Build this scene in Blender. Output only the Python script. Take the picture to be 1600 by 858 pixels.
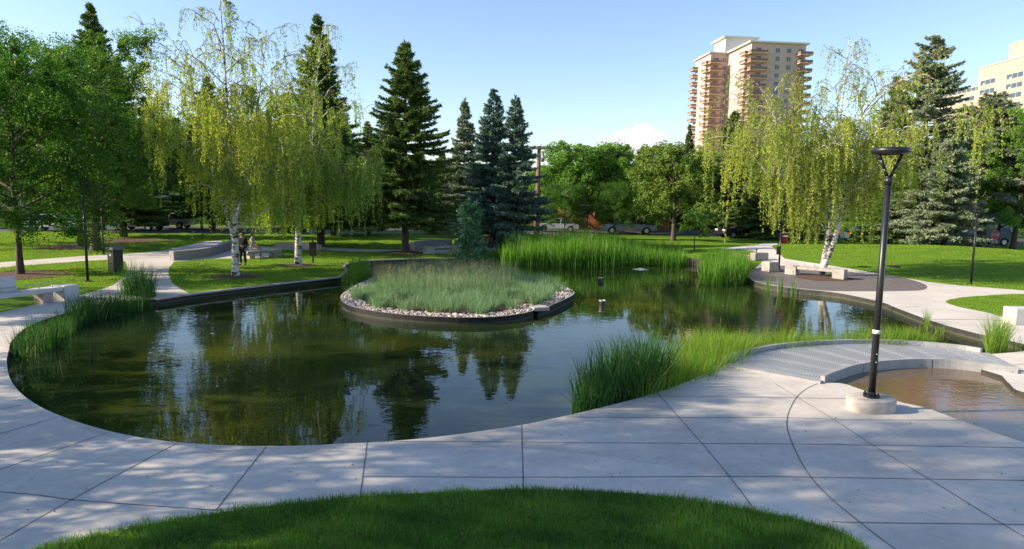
import bpy, bmesh, math, random
import numpy as np
from mathutils import Vector, Matrix
from mathutils.geometry import delaunay_2d_cdt
for o in list(bpy.data.objects): bpy.data.objects.remove(o)
S = bpy.context.scene
COL = S.collection
R = math.radians
# ------------------------------------------------------------------ camera, sky, sun, exposure
CAMZ, FPX, PITCH, ROLL = 3.8, 1067.0, math.atan(124/1067), 0.0172
F_ = Vector((0, math.cos(PITCH), -math.sin(PITCH)))
U0, R0 = Vector((0, math.sin(PITCH), math.cos(PITCH))), Vector((1, 0, 0))
RI = R0*math.cos(ROLL) + U0*math.sin(ROLL)
UI = U0*math.cos(ROLL) - R0*math.sin(ROLL)
cam = bpy.data.cameras.new('camera'); cam.lens = 24; cam.sensor_width = 36; cam.clip_start = .1; cam.clip_end = 3000
co = bpy.data.objects.new('camera', cam); COL.objects.link(co)
m = Matrix.Identity(4)
for i in range(3):
    m[i][0] = RI[i]; m[i][1] = UI[i]; m[i][2] = -F_[i]
m[2][3] = CAMZ
co.matrix_world = m; S.camera = co
SUN_EL = R(26.5); SUN_DIR = Vector((-.993*math.cos(SUN_EL), -.115*math.cos(SUN_EL), math.sin(SUN_EL)))   # towards the sun
w = bpy.data.worlds.new('World'); S.world = w; w.use_nodes = True
nt = w.node_tree; bg = nt.nodes['Background']
sky = nt.nodes.new('ShaderNodeTexSky'); sky.sky_type = 'NISHITA'; sky.sun_disc = False
sky.sun_elevation = SUN_EL; sky.sun_rotation = math.atan2(SUN_DIR.x, SUN_DIR.y); sky.air_density = 1.0; sky.dust_density = .5; sky.ozone_density = 2.6
bg.inputs[1].default_value = .11
# one small white cloud low in the sky, by direction
def wn(t, **k):
    n = nt.nodes.new(t)
    for a, b in k.items(): setattr(n, a, b)
    return n
tc = wn('ShaderNodeTexCoord')
cd = (F_*FPX + RI*(993-800) + UI*(429-222)).normalized()
sub = wn('ShaderNodeVectorMath', operation='SUBTRACT'); nt.links.new(tc.outputs['Generated'], sub.inputs[0]); sub.inputs[1].default_value = cd
mul = wn('ShaderNodeVectorMath', operation='MULTIPLY'); nt.links.new(sub.outputs[0], mul.inputs[0]); mul.inputs[1].default_value = (21, 21, 40)
ln = wn('ShaderNodeVectorMath', operation='LENGTH'); nt.links.new(mul.outputs[0], ln.inputs[0])
nz = wn('ShaderNodeTexNoise'); nz.inputs['Scale'].default_value = 26; nz.inputs['Detail'].default_value = 7; nt.links.new(tc.outputs['Generated'], nz.inputs['Vector'])
s1 = wn('ShaderNodeMath', operation='MULTIPLY_ADD'); nt.links.new(nz.outputs['Fac'], s1.inputs[0]); s1.inputs[1].default_value = 1.9; s1.inputs[2].default_value = 0.05
s2 = wn('ShaderNodeMath', operation='SUBTRACT'); nt.links.new(s1.outputs[0], s2.inputs[0]); nt.links.new(ln.outputs['Value'], s2.inputs[1])
mr = wn('ShaderNodeMapRange'); nt.links.new(s2.outputs[0], mr.inputs['Value']); mr.inputs['From Min'].default_value = 0; mr.inputs['From Max'].default_value = .45
tn = wn('ShaderNodeMix', data_type='RGBA', blend_type='MULTIPLY'); tn.inputs['Factor'].default_value = 1; nt.links.new(sky.outputs[0], tn.inputs[6]); tn.inputs[7].default_value = (1.02, .975, 1.0, 1)
mx = wn('ShaderNodeMix', data_type='RGBA'); nt.links.new(mr.outputs[0], mx.inputs['Factor']); nt.links.new(tn.outputs[2], mx.inputs[6]); mx.inputs[7].default_value = (4.6, 4.5, 4.8, 1)
nt.links.new(mx.outputs[2], bg.inputs[0])
sl = bpy.data.lights.new('sun', 'SUN'); sl.energy = 4.5; sl.angle = R(.55); sl.color = (1, .85, .66)
so = bpy.data.objects.new('sun', sl); COL.objects.link(so); so.rotation_euler = SUN_DIR.to_track_quat('Z', 'Y').to_euler()
S.view_settings.view_transform = 'Standard'; S.view_settings.look = 'None'; S.view_settings.exposure = 1.15; S.view_settings.gamma = 1
S.view_settings.use_curve_mapping = False
S.render.engine = 'CYCLES'
S.cycles.max_bounces = 6; S.cycles.transparent_max_bounces = 8; S.cycles.transmission_bounces = 4; S.cycles.caustics_reflective = False; S.cycles.caustics_refractive = False

# ------------------------------------------------------------------ picture point -> place in the world
def ray(x, y): return F_*FPX + RI*(x-800) + UI*(429-y)
def ht(x, y):      # terrain height
    a = 0.95*math.exp(-(((x-27)/13)**2 + ((y-44)/9)**2))
    return a
def at(x, y, z=0.0):
    r = ray(x, y); t = (z-CAMZ)/r.z
    return Vector((r.x*t, r.y*t, z))
def gp(x, y):
    z = 0
    for _ in range(12):
        p = at(x, y, z); z = ht(p.x, p.y)
    return Vector((p.x, p.y, z))
def far(x, d, y=300):
    r = ray(x, y); return Vector((r.x*d/r.y, d, 0))
def topz(x, y, d):
    r = ray(x, y); return CAMZ + r.z*d/r.y
def at2(pts, z=0.0): return [tuple(at(a, b, z).xy) for a, b in pts]

# ------------------------------------------------------------------ materials
MATS = {}
def mat(name, base=(.5,.5,.5), rough=.6, var=0, vscale=3, col2=None, bump=0, bscale=40, metal=0, spec=.5, detail=4, bdist=.01):
    if name in MATS: return MATS[name]
    M = bpy.data.materials.new(name); M.use_nodes = True; t = M.node_tree; b = t.nodes['Principled BSDF']
    b.inputs['Base Color'].default_value = (*base, 1); b.inputs['Roughness'].default_value = rough
    b.inputs['Metallic'].default_value = metal; b.inputs['Specular IOR Level'].default_value = spec
    c = t.nodes.new('ShaderNodeTexCoord')
    if col2 is None and var: col2 = tuple(max(0, v*(1-var)) for v in base)
    if col2:
        n = t.nodes.new('ShaderNodeTexNoise'); n.inputs['Scale'].default_value = vscale; n.inputs['Detail'].default_value = detail; n.inputs['Roughness'].default_value = .65
        t.links.new(c.outputs['Object'], n.inputs['Vector'])
        r = t.nodes.new('ShaderNodeValToRGB'); r.color_ramp.elements[0].position = .33; r.color_ramp.elements[1].position = .68
        r.color_ramp.elements[0].color = (*col2, 1); r.color_ramp.elements[1].color = (*base, 1)
        t.links.new(n.outputs['Fac'], r.inputs['Fac']); t.links.new(r.outputs['Color'], b.inputs['Base Color'])
    if bump:
        n = t.nodes.new('ShaderNodeTexNoise'); n.inputs['Scale'].default_value = bscale; n.inputs['Detail'].default_value = 5
        t.links.new(c.outputs['Object'], n.inputs['Vector'])
        bp = t.nodes.new('ShaderNodeBump'); bp.inputs['Strength'].default_value = bump; bp.inputs['Distance'].default_value = bdist
        t.links.new(n.outputs['Fac'], bp.inputs['Height']); t.links.new(bp.outputs['Normal'], b.inputs['Normal'])
    MATS[name] = M
    return M
def leafmat(name, a, b, trans=.4, rough=.55, tcol=None, spec=.18):
    """leaf / blade material: two colours mixed by a per-face random value, thin translucency"""
    if name in MATS: return MATS[name]
    M = bpy.data.materials.new(name); M.use_nodes = True; t = M.node_tree; p = t.nodes['Principled BSDF']; out = t.nodes['Material Output']
    at_ = t.nodes.new('ShaderNodeAttribute'); at_.attribute_name = 'var'
    r = t.nodes.new('ShaderNodeMix'); r.data_type = 'RGBA'; r.inputs[6].default_value = (*a, 1); r.inputs[7].default_value = (*b, 1)
    t.links.new(at_.outputs['Fac'], r.inputs['Factor']); t.links.new(r.outputs[2], p.inputs['Base Color'])
    p.inputs['Roughness'].default_value = rough; p.inputs['Specular IOR Level'].default_value = spec
    tl = t.nodes.new('ShaderNodeBsdfTranslucent')
    tint = t.nodes.new('ShaderNodeMix'); tint.data_type = 'RGBA'; tint.blend_type = 'MULTIPLY'; tint.inputs['Factor'].default_value = 1
    tint.inputs[7].default_value = (*(tcol or (2.0, 2.0, .7)), 1); t.links.new(r.outputs[2], tint.inputs[6]); t.links.new(tint.outputs[2], tl.inputs['Color'])
    ms = t.nodes.new('ShaderNodeMixShader'); ms.inputs[0].default_value = trans
    t.links.new(p.outputs[0], ms.inputs[1]); t.links.new(tl.outputs[0], ms.inputs[2]); t.links.new(ms.outputs[0], out.inputs['Surface'])
    MATS[name] = M
    return M

# ------------------------------------------------------------------ objects
def tag(o, label=None, cat=None, group=None, kind=None):
    if label: o['label'] = label
    if cat: o['category'] = cat
    if group: o['group'] = group
    if kind: o['kind'] = kind
    return o
def thing(name, loc, label, cat, group=None, rz=0):
    o = bpy.data.objects.new(name, None); COL.objects.link(o); o.location = loc; o.rotation_euler.z = rz; o.empty_display_size = .2
    return tag(o, label, cat, group)
def npmesh(name, V, F, mats, parent=None, var=None, midx=None, smooth=False):
    """V (n,3), F (m,k) all faces with k corners"""
    V = np.asarray(V, np.float32).reshape(-1, 3); F = np.asarray(F, np.int32); k = F.shape[1]
    me = bpy.data.meshes.new(name); me.vertices.add(len(V)); me.vertices.foreach_set('co', V.ravel())
    me.loops.add(F.size); me.loops.foreach_set('vertex_index', F.ravel())
    me.polygons.add(len(F)); me.polygons.foreach_set('loop_start', np.arange(0, F.size, k, dtype=np.int32))
    me.polygons.foreach_set('loop_total', np.full(len(F), k, np.int32))
    if midx is not None: me.polygons.foreach_set('material_index', np.asarray(midx, np.int32))
    if smooth: me.polygons.foreach_set('use_smooth', np.ones(len(F), bool))
    for mm in (mats if isinstance(mats, (list, tuple)) else [mats]): me.materials.append(mm)
    if var is not None:
        a = me.attributes.new('var', 'FLOAT', 'FACE'); a.data.foreach_set('value', np.asarray(var, np.float32))
    me.update(calc_edges=True)
    o = bpy.data.objects.new(name, me); COL.objects.link(o)
    if parent: o.parent = parent
    return o
def bmobj(name, bm, mats, parent=None, smooth=False, bevel=0):
    if bevel:
        bmesh.ops.bevel(bm, geom=[e for e in bm.edges if len(e.link_faces) == 2 and e.calc_face_angle(0) > .6], offset=bevel, segments=2, affect='EDGES', profile=.6)
    bmesh.ops.recalc_face_normals(bm, faces=bm.faces)
    me = bpy.data.meshes.new(name); bm.to_mesh(me); bm.free()
    for mm in (mats if isinstance(mats, (list, tuple)) else [mats]): me.materials.append(mm)
    if smooth:
        for p in me.polygons: p.use_smooth = True
    o = bpy.data.objects.new(name, me); COL.objects.link(o)
    if parent: o.parent = parent
    return o
def bbox(bm, c, s, rz=0, mi=0, rot=None):
    r = bmesh.ops.create_cube(bm, size=1); vs = r['verts']
    mt = Matrix.Translation(c) @ (rot or Matrix.Rotation(rz, 4, 'Z')) @ Matrix.Diagonal((*s, 1))
    bmesh.ops.transform(bm, matrix=mt, verts=vs)
    for f in {f for v in vs for f in v.link_faces}: f.material_index = mi
    return vs
def bcyl(bm, a, b, r1, r2=None, seg=12, mi=0, cap=True):
    a, b = Vector(a), Vector(b); r2 = r1 if r2 is None else r2; d = b-a
    r = bmesh.ops.create_cone(bm, cap_ends=cap, segments=seg, radius1=r1, radius2=r2, depth=d.length); vs = r['verts']
    bmesh.ops.transform(bm, matrix=Matrix.Translation((a+b)/2) @ d.to_track_quat('Z', 'Y').to_matrix().to_4x4(), verts=vs)
    for f in {f for v in vs for f in v.link_faces}: f.material_index = mi
    return vs
def lathe(bm, prof, seg=24, mi=0, c=(0,0,0)):
    rings = []
    for r, z in prof:
        rings.append([bm.verts.new((c[0]+max(r,1e-4)*math.cos(2*math.pi*i/seg), c[1]+max(r,1e-4)*math.sin(2*math.pi*i/seg), c[2]+z)) for i in range(seg)])
    for a, b in zip(rings, rings[1:]):
        for i in range(seg):
            f = bm.faces.new((a[i], a[(i+1)%seg], b[(i+1)%seg], b[i])); f.material_index = mi
    return rings
def prism(bm, pts, z0, z1, mi=0):
    lo = [bm.verts.new((x, y, z0)) for x, y in pts]; hi = [bm.verts.new((x, y, z1)) for x, y in pts]
    n = len(pts)
    fs = [bm.faces.new(hi), bm.faces.new(lo[::-1])]
    for i in range(n): fs.append(bm.faces.new((lo[i], lo[(i+1)%n], hi[(i+1)%n], hi[i])))
    for f in fs: f.material_index = mi
def smooth_line(pts, n=6, closed=False):
    """Catmull-Rom through the points"""
    P = [Vector(p) for p in pts]; out = []; N = len(P)
    rng = range(N if closed else N-1)
    for i in rng:
        p0 = P[(i-1)%N] if closed or i > 0 else P[0]; p1 = P[i]; p2 = P[(i+1)%N]; p3 = P[(i+2)%N] if closed or i+2 < N else P[-1]
        for k in range(n):
            t = k/n
            out.append(.5*((2*p1)+(-p0+p2)*t+(2*p0-5*p1+4*p2-p3)*t*t+(-p0+3*p1-3*p2+p3)*t**3))
    if not closed: out.append(P[-1])
    return out
def sweep(bm, line, w, z0, z1, off=0, mi=0):
    """rectangular section along a flat line; off shifts sideways (left positive)"""
    L = [Vector((p[0], p[1])) for p in line]; n = len(L); secs = []
    for i, p in enumerate(L):
        d = (L[min(i+1, n-1)]-L[max(i-1, 0)]).normalized(); s = Vector((-d.y, d.x))
        a = p+s*(off+w/2); b = p+s*(off-w/2)
        secs.append([bm.verts.new((a.x, a.y, z1)), bm.verts.new((b.x, b.y, z1)), bm.verts.new((b.x, b.y, z0)), bm.verts.new((a.x, a.y, z0))])
    for a, b in zip(secs, secs[1:]):
        for k in range(4):
            f = bm.faces.new((a[k], b[k], b[(k+1)%4], a[(k+1)%4])); f.material_index = mi
    bm.faces.new(secs[0]); bm.faces.new(secs[-1][::-1])
def pip(P, poly):
    """points (n,2) in polygon"""
    P = np.asarray(P, float); poly = np.asarray(poly, float); x, y = P[:, 0], P[:, 1]; c = np.zeros(len(P), bool)
    x1, y1 = poly[-1]
    for x2, y2 in poly:
        k = ((y2 > y) != (y1 > y))
        if y1 != y2: c ^= k & (x < (x1-x2)*(y-y2)/(y1-y2)+x2)
        x1, y1 = x2, y2
    return c
def tube_np(path, radii, seg=6):
    """returns V, F for a tapered tube"""
    P = np.asarray(path, float); n = len(P); r = np.asarray(radii, float)
    d = np.gradient(P, axis=0); d /= np.linalg.norm(d, axis=1)[:, None]+1e-9
    ref = np.where(np.abs(d[:, 2:3]) > .9, np.array([[1., 0, 0]]), np.array([[0., 0, 1.]]))
    a = np.cross(d, ref); a /= np.linalg.norm(a, axis=1)[:, None]+1e-9; b = np.cross(d, a)
    th = np.arange(seg)/seg*2*np.pi
    V = P[:, None]+r[:, None, None]*(a[:, None]*np.cos(th)[None, :, None]+b[:, None]*np.sin(th)[None, :, None])
    i = np.arange(n-1)[:, None]*seg; j = np.arange(seg)[None]; jn = (j+1) % seg
    F = np.stack([i+j, i+jn, i+seg+jn, i+seg+j], -1).reshape(-1, 4)
    return V.reshape(-1, 3), F
class Acc:
    def __init__(s): s.V = []; s.F = []; s.n = 0; s.var = []; s.mi = []
    def add(s, V, F, var=None, mi=0):
        V = np.asarray(V).reshape(-1, 3); s.V.append(V); s.F.append(np.asarray(F)+s.n); s.n += len(V)
        s.var.append(np.full(len(F), 0.) if var is None else np.asarray(var)); s.mi.append(np.full(len(F), mi))
    def obj(s, name, mats, parent=None, smooth=False):
        return npmesh(name, np.concatenate(s.V), np.concatenate(s.F), mats, parent, np.concatenate(s.var), np.concatenate(s.mi), smooth)
def diamonds(c, a, b):
    """leaf shapes: centre c, half length vector a, half width vector b"""
    V = np.stack([c-a, c+b-a*.1, c+a, c-b-a*.1], 1); n = len(c)
    return V.reshape(-1, 3), np.arange(n*4).reshape(n, 4)
def runit(rs, n):
    v = rs.normal(size=(n, 3)); return v/(np.linalg.norm(v, axis=1)[:, None]+1e-9)
def perp(a, rs):
    r = runit(rs, len(a)); b = np.cross(a, r); return b/(np.linalg.norm(b, axis=1)[:, None]+1e-9)

# ------------------------------------------------------------------ base materials
def grime(M, sc=.55):
    t = M.node_tree; b = t.nodes['Principled BSDF']; src = b.inputs['Base Color'].links[0].from_socket; c = t.nodes.new('ShaderNodeTexCoord')
    prev = src
    for scale, lo, hi, dark in ((sc, .35, .7, .86), (7, .3, .75, .90), (60, .25, .40, .72)):
        n = t.nodes.new('ShaderNodeTexNoise'); n.inputs['Scale'].default_value = scale; n.inputs['Detail'].default_value = 6; t.links.new(c.outputs['Object'], n.inputs['Vector'])
        r = t.nodes.new('ShaderNodeMapRange'); r.inputs['From Min'].default_value = lo; r.inputs['From Max'].default_value = hi; r.inputs['To Min'].default_value = dark; r.inputs['To Max'].default_value = 1.04; t.links.new(n.outputs['Fac'], r.inputs['Value'])
        m_ = t.nodes.new('ShaderNodeMix'); m_.data_type = 'RGBA'; m_.blend_type = 'MULTIPLY'; m_.inputs['Factor'].default_value = 1
        t.links.new(prev, m_.inputs[6]); t.links.new(r.outputs[0], m_.inputs[7]); prev = m_.outputs[2]
    t.links.new(prev, b.inputs['Base Color']); return M
concrete = mat('concrete', (.64, .595, .53), .75, vscale=1.3, col2=(.56, .515, .455), bump=.25, bscale=90, detail=8, bdist=.004)
concrete2 = mat('concrete_broomed', (.57, .53, .47), .8, vscale=1.1, col2=(.49, .45, .40), bump=.35, bscale=120, detail=8, bdist=.004)
grime(concrete); grime(concrete2)
joint_m = mat('joint_filler', (.20, .185, .165), .9, vscale=3, col2=(.09, .085, .075))
stone_m = mat('cast_stone', (.47, .43, .38), .8, vscale=5, col2=(.33, .29, .26), bump=.4, bscale=60)
grime(stone_m, 2.5)
granite_m = mat('granite', (.33, .31, .30), .75, vscale=14, col2=(.20, .18, .18), bump=.3, bscale=50)
pinkst_m = mat('pink_stone', (.50, .38, .33), .8, vscale=6, col2=(.36, .26, .22), bump=.4, bscale=30)
def tide(M, z0, colr):
    t = M.node_tree; b = t.nodes['Principled BSDF']; l = b.inputs['Base Color'].links; c = t.nodes.new('ShaderNodeTexCoord'); sp = t.nodes.new('ShaderNodeSeparateXYZ'); t.links.new(c.outputs['Object'], sp.inputs[0])
    n = t.nodes.new('ShaderNodeTexNoise'); n.inputs['Scale'].default_value = 5; t.links.new(c.outputs['Object'], n.inputs['Vector'])
    a = t.nodes.new('ShaderNodeMath'); a.operation = 'MULTIPLY_ADD'; a.inputs[1].default_value = .10; t.links.new(n.outputs['Fac'], a.inputs[0]); t.links.new(sp.outputs['Z'], a.inputs[2])
    r = t.nodes.new('ShaderNodeMapRange'); r.inputs['From Min'].default_value = z0; r.inputs['From Max'].default_value = z0+.02; t.links.new(a.outputs[0], r.inputs['Value'])
    x = t.nodes.new('ShaderNodeMix'); x.data_type = 'RGBA'; t.links.new(r.outputs[0], x.inputs['Factor']); x.inputs[6].default_value = (*colr, 1); t.links.new(l[0].from_socket, x.inputs[7]); t.links.new(x.outputs[2], b.inputs['Base Color'])
asphalt_m = mat('asphalt', (.075, .072, .07), .85, vscale=2, col2=(.05, .05, .05), bump=.4, bscale=150)
deck_m = mat('dark_paving', (.16, .135, .125), .75, vscale=3, col2=(.11, .095, .09), bump=.3, bscale=60)
lawn_m = mat('lawn', (.13, .23, .018), .9, vscale=1.2, spec=.1, col2=(.08, .165, .012), bump=.5, bscale=55, detail=9, bdist=.02)
gravel_m = mat('pale_gravel', (.42, .33, .25), .9, vscale=8, col2=(.30, .24, .18), bump=.3)
wall_m = mat('pond_wall', (.035, .034, .033), .6, vscale=3, col2=(.02, .02, .02), bump=.2)
steel_m = mat('blackened_steel', (.012, .012, .013), .6, vscale=4, col2=(.02, .018, .017), spec=.3)
tide(wall_m, -.09, (.055, .06, .035)); tide(steel_m, -.10, (.05, .055, .035))
mulch_m = mat('bark_mulch', (.15, .075, .045), .95, vscale=22, col2=(.055, .03, .022), bump=1, bscale=45, bdist=.04)
black_m = mat('black_paint', (.012, .012, .013), .38, vscale=9, col2=(.018, .018, .019))
bark_m = mat('bark', (.11, .08, .06), .9, vscale=9, col2=(.05, .036, .03), bump=.8, bscale=18, bdist=.03)
galv_m = mat('galvanised_steel', (.42, .44, .46), .45, vscale=5, col2=(.33, .35, .37), metal=.6)

# ------------------------------------------------------------------ GROUND PLAN (picture points on the level of the paving)
near_shore = [(10,562),(14,588),(30,612),(60,634),(100,652),(150,668),(200,680),(250,688),(300,693),(360,696),(420,697),(480,696),(540,693),(600,690),(660,685),(720,678),(770,671),(815,664),(860,655),(905,645),(950,634),(1000,621),(1050,605),(1090,589),(1130,568)]
bridge_out = [(1130,570),(1150,560),(1200,549),(1260,542),(1350,539),(1420,541),(1500,548),(1535,554)]
right_shore = [(1552,553),(1600,548),(1596,537),(1530,522),(1480,509),(1440,496),(1400,481),(1380,473),(1340,464),(1300,457),(1250,452),(1200,446),(1178,440),(1166,433)]
far_shore = [(1160,424),(1130,414),(1100,411),(1072,407),(1040,398),(1000,391),(900,389),(820,391),(775,397),(716,404),(650,405),(577,408),(548,412),(536,417),(541,424),(531,433)]
left_shore = [(470,439),(400,447),(340,454),(295,460),(245,467),(180,472),(130,483),(80,496),(40,512),(16,535)]
def sm(pts, n=5): return [tuple(p) for p in smooth_line([Vector(q) for q in at2(pts)], n)]
POND = sm(near_shore) + sm(bridge_out, 4) + sm(right_shore, 3) + sm(far_shore, 3) + sm(left_shore, 3)
bridge_in = [(1285,598),(1300,591),(1340,578),(1380,573),(1430,570),(1480,571),(1530,576),(1593,584)]
BRIDGE = sm(bridge_out, 4) + sm(bridge_in[::-1], 4)
WADE = sm([(1286,598),(1320,600),(1365,615),(1410,629),(1450,638),(1520,664),(1600,691),(1700,735),(1790,735),(1800,650),(1700,628),(1600,613),(1578,600),(1566,587)], 4) + sm(bridge_in[::-1], 4)[4:]
PAVE = [  # near plaza, left side, right side
    at2([(-700,1500),(-900,900),(-500,600),(-160,510),(0,488),(60,475),(112,464),(150,455),(178,445),(192,433),(199,420),(196,409),(184,405),(130,408),(60,413),(0,418),(-200,434),(-200,427),(0,410),(60,405),(130,400),(195,397),(250,392),(290,384),(322,377),(345,376),(350,382),(420,386),(500,386),(560,389),(640,391),(700,390),(760,388),(790,386),(790,392),(740,395),(700,397),(640,394),(560,393),(500,391),(440,390),(432,396),(425,401),(400,404),(345,404),(272,409),(264,418),(263,430),(270,443),(285,453),(297,459)]+left_shore[4:]+near_shore+[(1200,585),(1286,598),(1320,600),(1365,615),(1410,629),(1450,638),(1520,664),(1600,691),(1700,735),(1790,735),(2100,900),(2500,1500)]),
    at2([(1535,554),(1552,553)]+right_shore[1:]+[(1172,430),(1185,420),(1200,412),(1176,402),(1140,398),(1120,399),(1150,391),(1185,385),(1195,380),(1215,380),(1215,386),(1205,394),(1212,404),(1225,414),(1262,419),(1310,425),(1400,437),(1450,444),(1500,449),(1600,456),(1750,466),(2300,500),(2600,650),(1800,650),(1700,628),(1600,613),(1578,600),(1566,587),(1593,584),(1535,554)]),
  at2([(1490,545),(1640,540),(1680,640),(1590,612),(1540,588),(1490,576)]), at2([(1100,566),(1320,566),(1330,606),(1170,606)]),
]
LAWNP = [smooth_line([Vector(q) for q in at2([(-40,885),(60,858),(110,847),(200,826),(300,808),(400,793),(500,782),(600,774),(700,769),(800,765),(900,766),(1000,772),(1100,785),(1180,798),(1260,815),(1310,831),(1345,850),(1385,890)])], 3) + [Vector((4.6, 3)), Vector((4, -3)), Vector((-6, -3)), Vector((-5.6, 3))],
         smooth_line([Vector(q) for q in at2([(1478,472),(1500,466),(1540,463),(1600,461),(1700,466),(1760,480),(1720,500),(1640,503),(1576,497),(1540,488),(1500,480)])], 4, True)]
LAWNP = [[tuple(p) for p in L] for L in LAWNP]
BAND = at2([(90,655),(160,682),(240,704),(330,711),(400,712),(500,708),(600,703),(700,700),(816,700),(900,708),(1000,722),(1080,735),(1140,745),(1300,800),(1400,858),(1500,1000),(1700,1000),(1700,735),(1600,691),(1520,664),(1450,638),(1410,629),(1365,615),(1320,600),(1286,598),(1200,585)]+near_shore[::-1][:-4])
DECK = smooth_line([Vector(q) for q in at2([(1167,432),(1180,424),(1210,421),(1260,424),(1330,431),(1400,437),(1436,444),(1449,450),(1440,455),(1400,456),(1335,456),(1290,455),(1250,451),(1200,445),(1178,439)])], 3, True)
DECK = [tuple(p) for p in DECK]
STREET = [(-140,64),(-62,60),(-40,58),(-22,62),(-8,68),(14,70),(30,68),(60,62),(140,60),(140,72),(60,74),(30,80),(10,82),(-10,80),(-30,72),(-60,70),(-140,76)]
GRAVEL = [(-1,62.5),(7.5,63.5),(8.5,69.5),(-3,68.5)]
ISL = smooth_line([Vector(q) for q in at2([(532,461),(540,473),(575,482),(630,489),(700,493),(760,493),(805,489),(833,483),(832,478),(848,480),(895,459),(893,451),(880,445),(850,437),(800,424),(740,416),(680,415),(620,420),(572,436),(545,450)], .08)], 4, True)
ISL = [tuple(p) for p in ISL]
def water_z(): return -.20

# expansion joints
JO = [[(815,664),(818,765)],[(574,689),(563,776)],[(416,698),(337,798)],[(278,692),(112,781),(0,845),(-80,890)],[(169,676),(0,734),(-120,776)],[(90,652),(0,678),(-120,712)],[(34,633),(0,640),(-80,655)],
 [(-60,765),(0,769),(60,774),(112,781),(200,788),(344,798)],[(574,690),(816,691),(900,692),(1100,693),(1240,694),(1365,696),(1600,700),(1750,704)],[(568,745),(818,746),(1140,745),(1270,746),(1450,749),(1600,751),(1800,756)],
 [(1000,620),(1100,620),(1245,622),(1330,623)],[(885,652),(1100,653),(1233,653),(1330,656),(1500,657)],[(1300,815),(1345,817),(1600,820),(1800,824)],
 [(1284,597),(1260,608),(1245,621),(1234,640),(1230,656),(1231,672),(1241,700),(1263,740),(1294,775),(1342,815),(1382,846),(1430,880)],
 [(1210,599),(1303,656),(1364,696),(1452,749),(1563,817),(1680,885)],[(1026,613),(1095,691),(1140,745),(1180,798)],
 [(1395,462),(1480,462),(1530,456)],[(1370,478),(1420,480),(1478,476)],[(1440,499),(1540,500),(1600,505)],[(1560,572),(1640,566)],[(205,418),(262,416)],[(190,440),(266,437)],[(195,404),(262,402)]]
# constrained triangulation of the whole ground
pts = []; edges = []
def loop(poly):
    b = len(pts); pts.extend(Vector(p) for p in poly); n = len(poly)
    edges.extend((b+i, b+(i+1) % n) for i in range(n))
for L in [POND, BRIDGE, WADE, BAND, DECK, STREET, GRAVEL]+PAVE+LAWNP: loop(L)
jedges = []
for J in JO:
    L = smooth_line([Vector(q) for q in at2(J)], 6); L[0] = L[0]+(L[0]-L[1]).normalized()*.12; L[-1] = L[-1]+(L[-1]-L[-2]).normalized()*.12
    b0 = len(pts); pts.extend(L); jedges.append((len(edges), len(edges)+len(L)-1)); edges.extend((b0+i, b0+i+1) for i in range(len(L)-1))
NJ0 = jedges[0][0]
rs = np.random.RandomState(3)
for gx in np.arange(-46, 56, 1.5):
    for gy in np.arange(-4, 62, 1.5): pts.append(Vector((gx+rs.uniform(-.3,.3), gy+rs.uniform(-.3,.3))))
for rr in (90, 140, 250, 500, 1000, 2200):
    for k in range(28): pts.append(Vector((rr*math.cos(k*math.pi/14), 30+rr*math.sin(k*math.pi/14))))
ov, oe, of, _a, oeo, _b = delaunay_2d_cdt(pts, edges, [], 0, 1e-4)
jset = {tuple(sorted(e)) for e, o_ in zip(oe, oeo) if any(q >= NJ0 for q in o_)}
V2 = np.array([(v.x, v.y) for v in ov]); T = np.array([f for f in of if len(f) == 3])
C2 = V2[T].mean(1)
reg = np.zeros(len(T), int)      # 0 lawn
for P in PAVE: reg[pip(C2, P)] = 1
reg[pip(C2, BAND) & (reg == 1)] = 2
reg[pip(C2, DECK)] = 3
for P in LAWNP: reg[pip(C2, P)] = 0
reg[pip(C2, STREET)] = 4; reg[pip(C2, GRAVEL)] = 5
reg[pip(C2, WADE)] = 7; reg[pip(C2, POND)] = 6; reg[pip(C2, BRIDGE)] = 8
H = np.array([ht(x, y) for x, y in V2])
def region(name, ids, mats, z=None, midmap=None):
    k = np.isin(reg, ids); F = T[k]; u, inv = np.unique(F, return_inverse=True)
    zz = H[u] if z is None else np.full(len(u), z)
    mi = None if midmap is None else [midmap[r] for r in reg[k]]
    a = V2[F]; cr = (a[:,1,0]-a[:,0,0])*(a[:,2,1]-a[:,0,1])-(a[:,1,1]-a[:,0,1])*(a[:,2,0]-a[:,0,0])
    F = inv.reshape(-1, 3); F[cr < 0] = F[cr < 0][:, ::-1]
    return tag(npmesh(name, np.c_[V2[u], zz], F, mats, None, None, mi), kind='structure')
region('lawn', [0], lawn_m)
pave = region('pavement', [1, 2], [concrete, concrete2, joint_m], midmap={1: 0, 2: 1})
region('dark_paved_terrace', [3], deck_m)
region('street', [4], asphalt_m); region('gravel_lot', [5], gravel_m)
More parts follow.
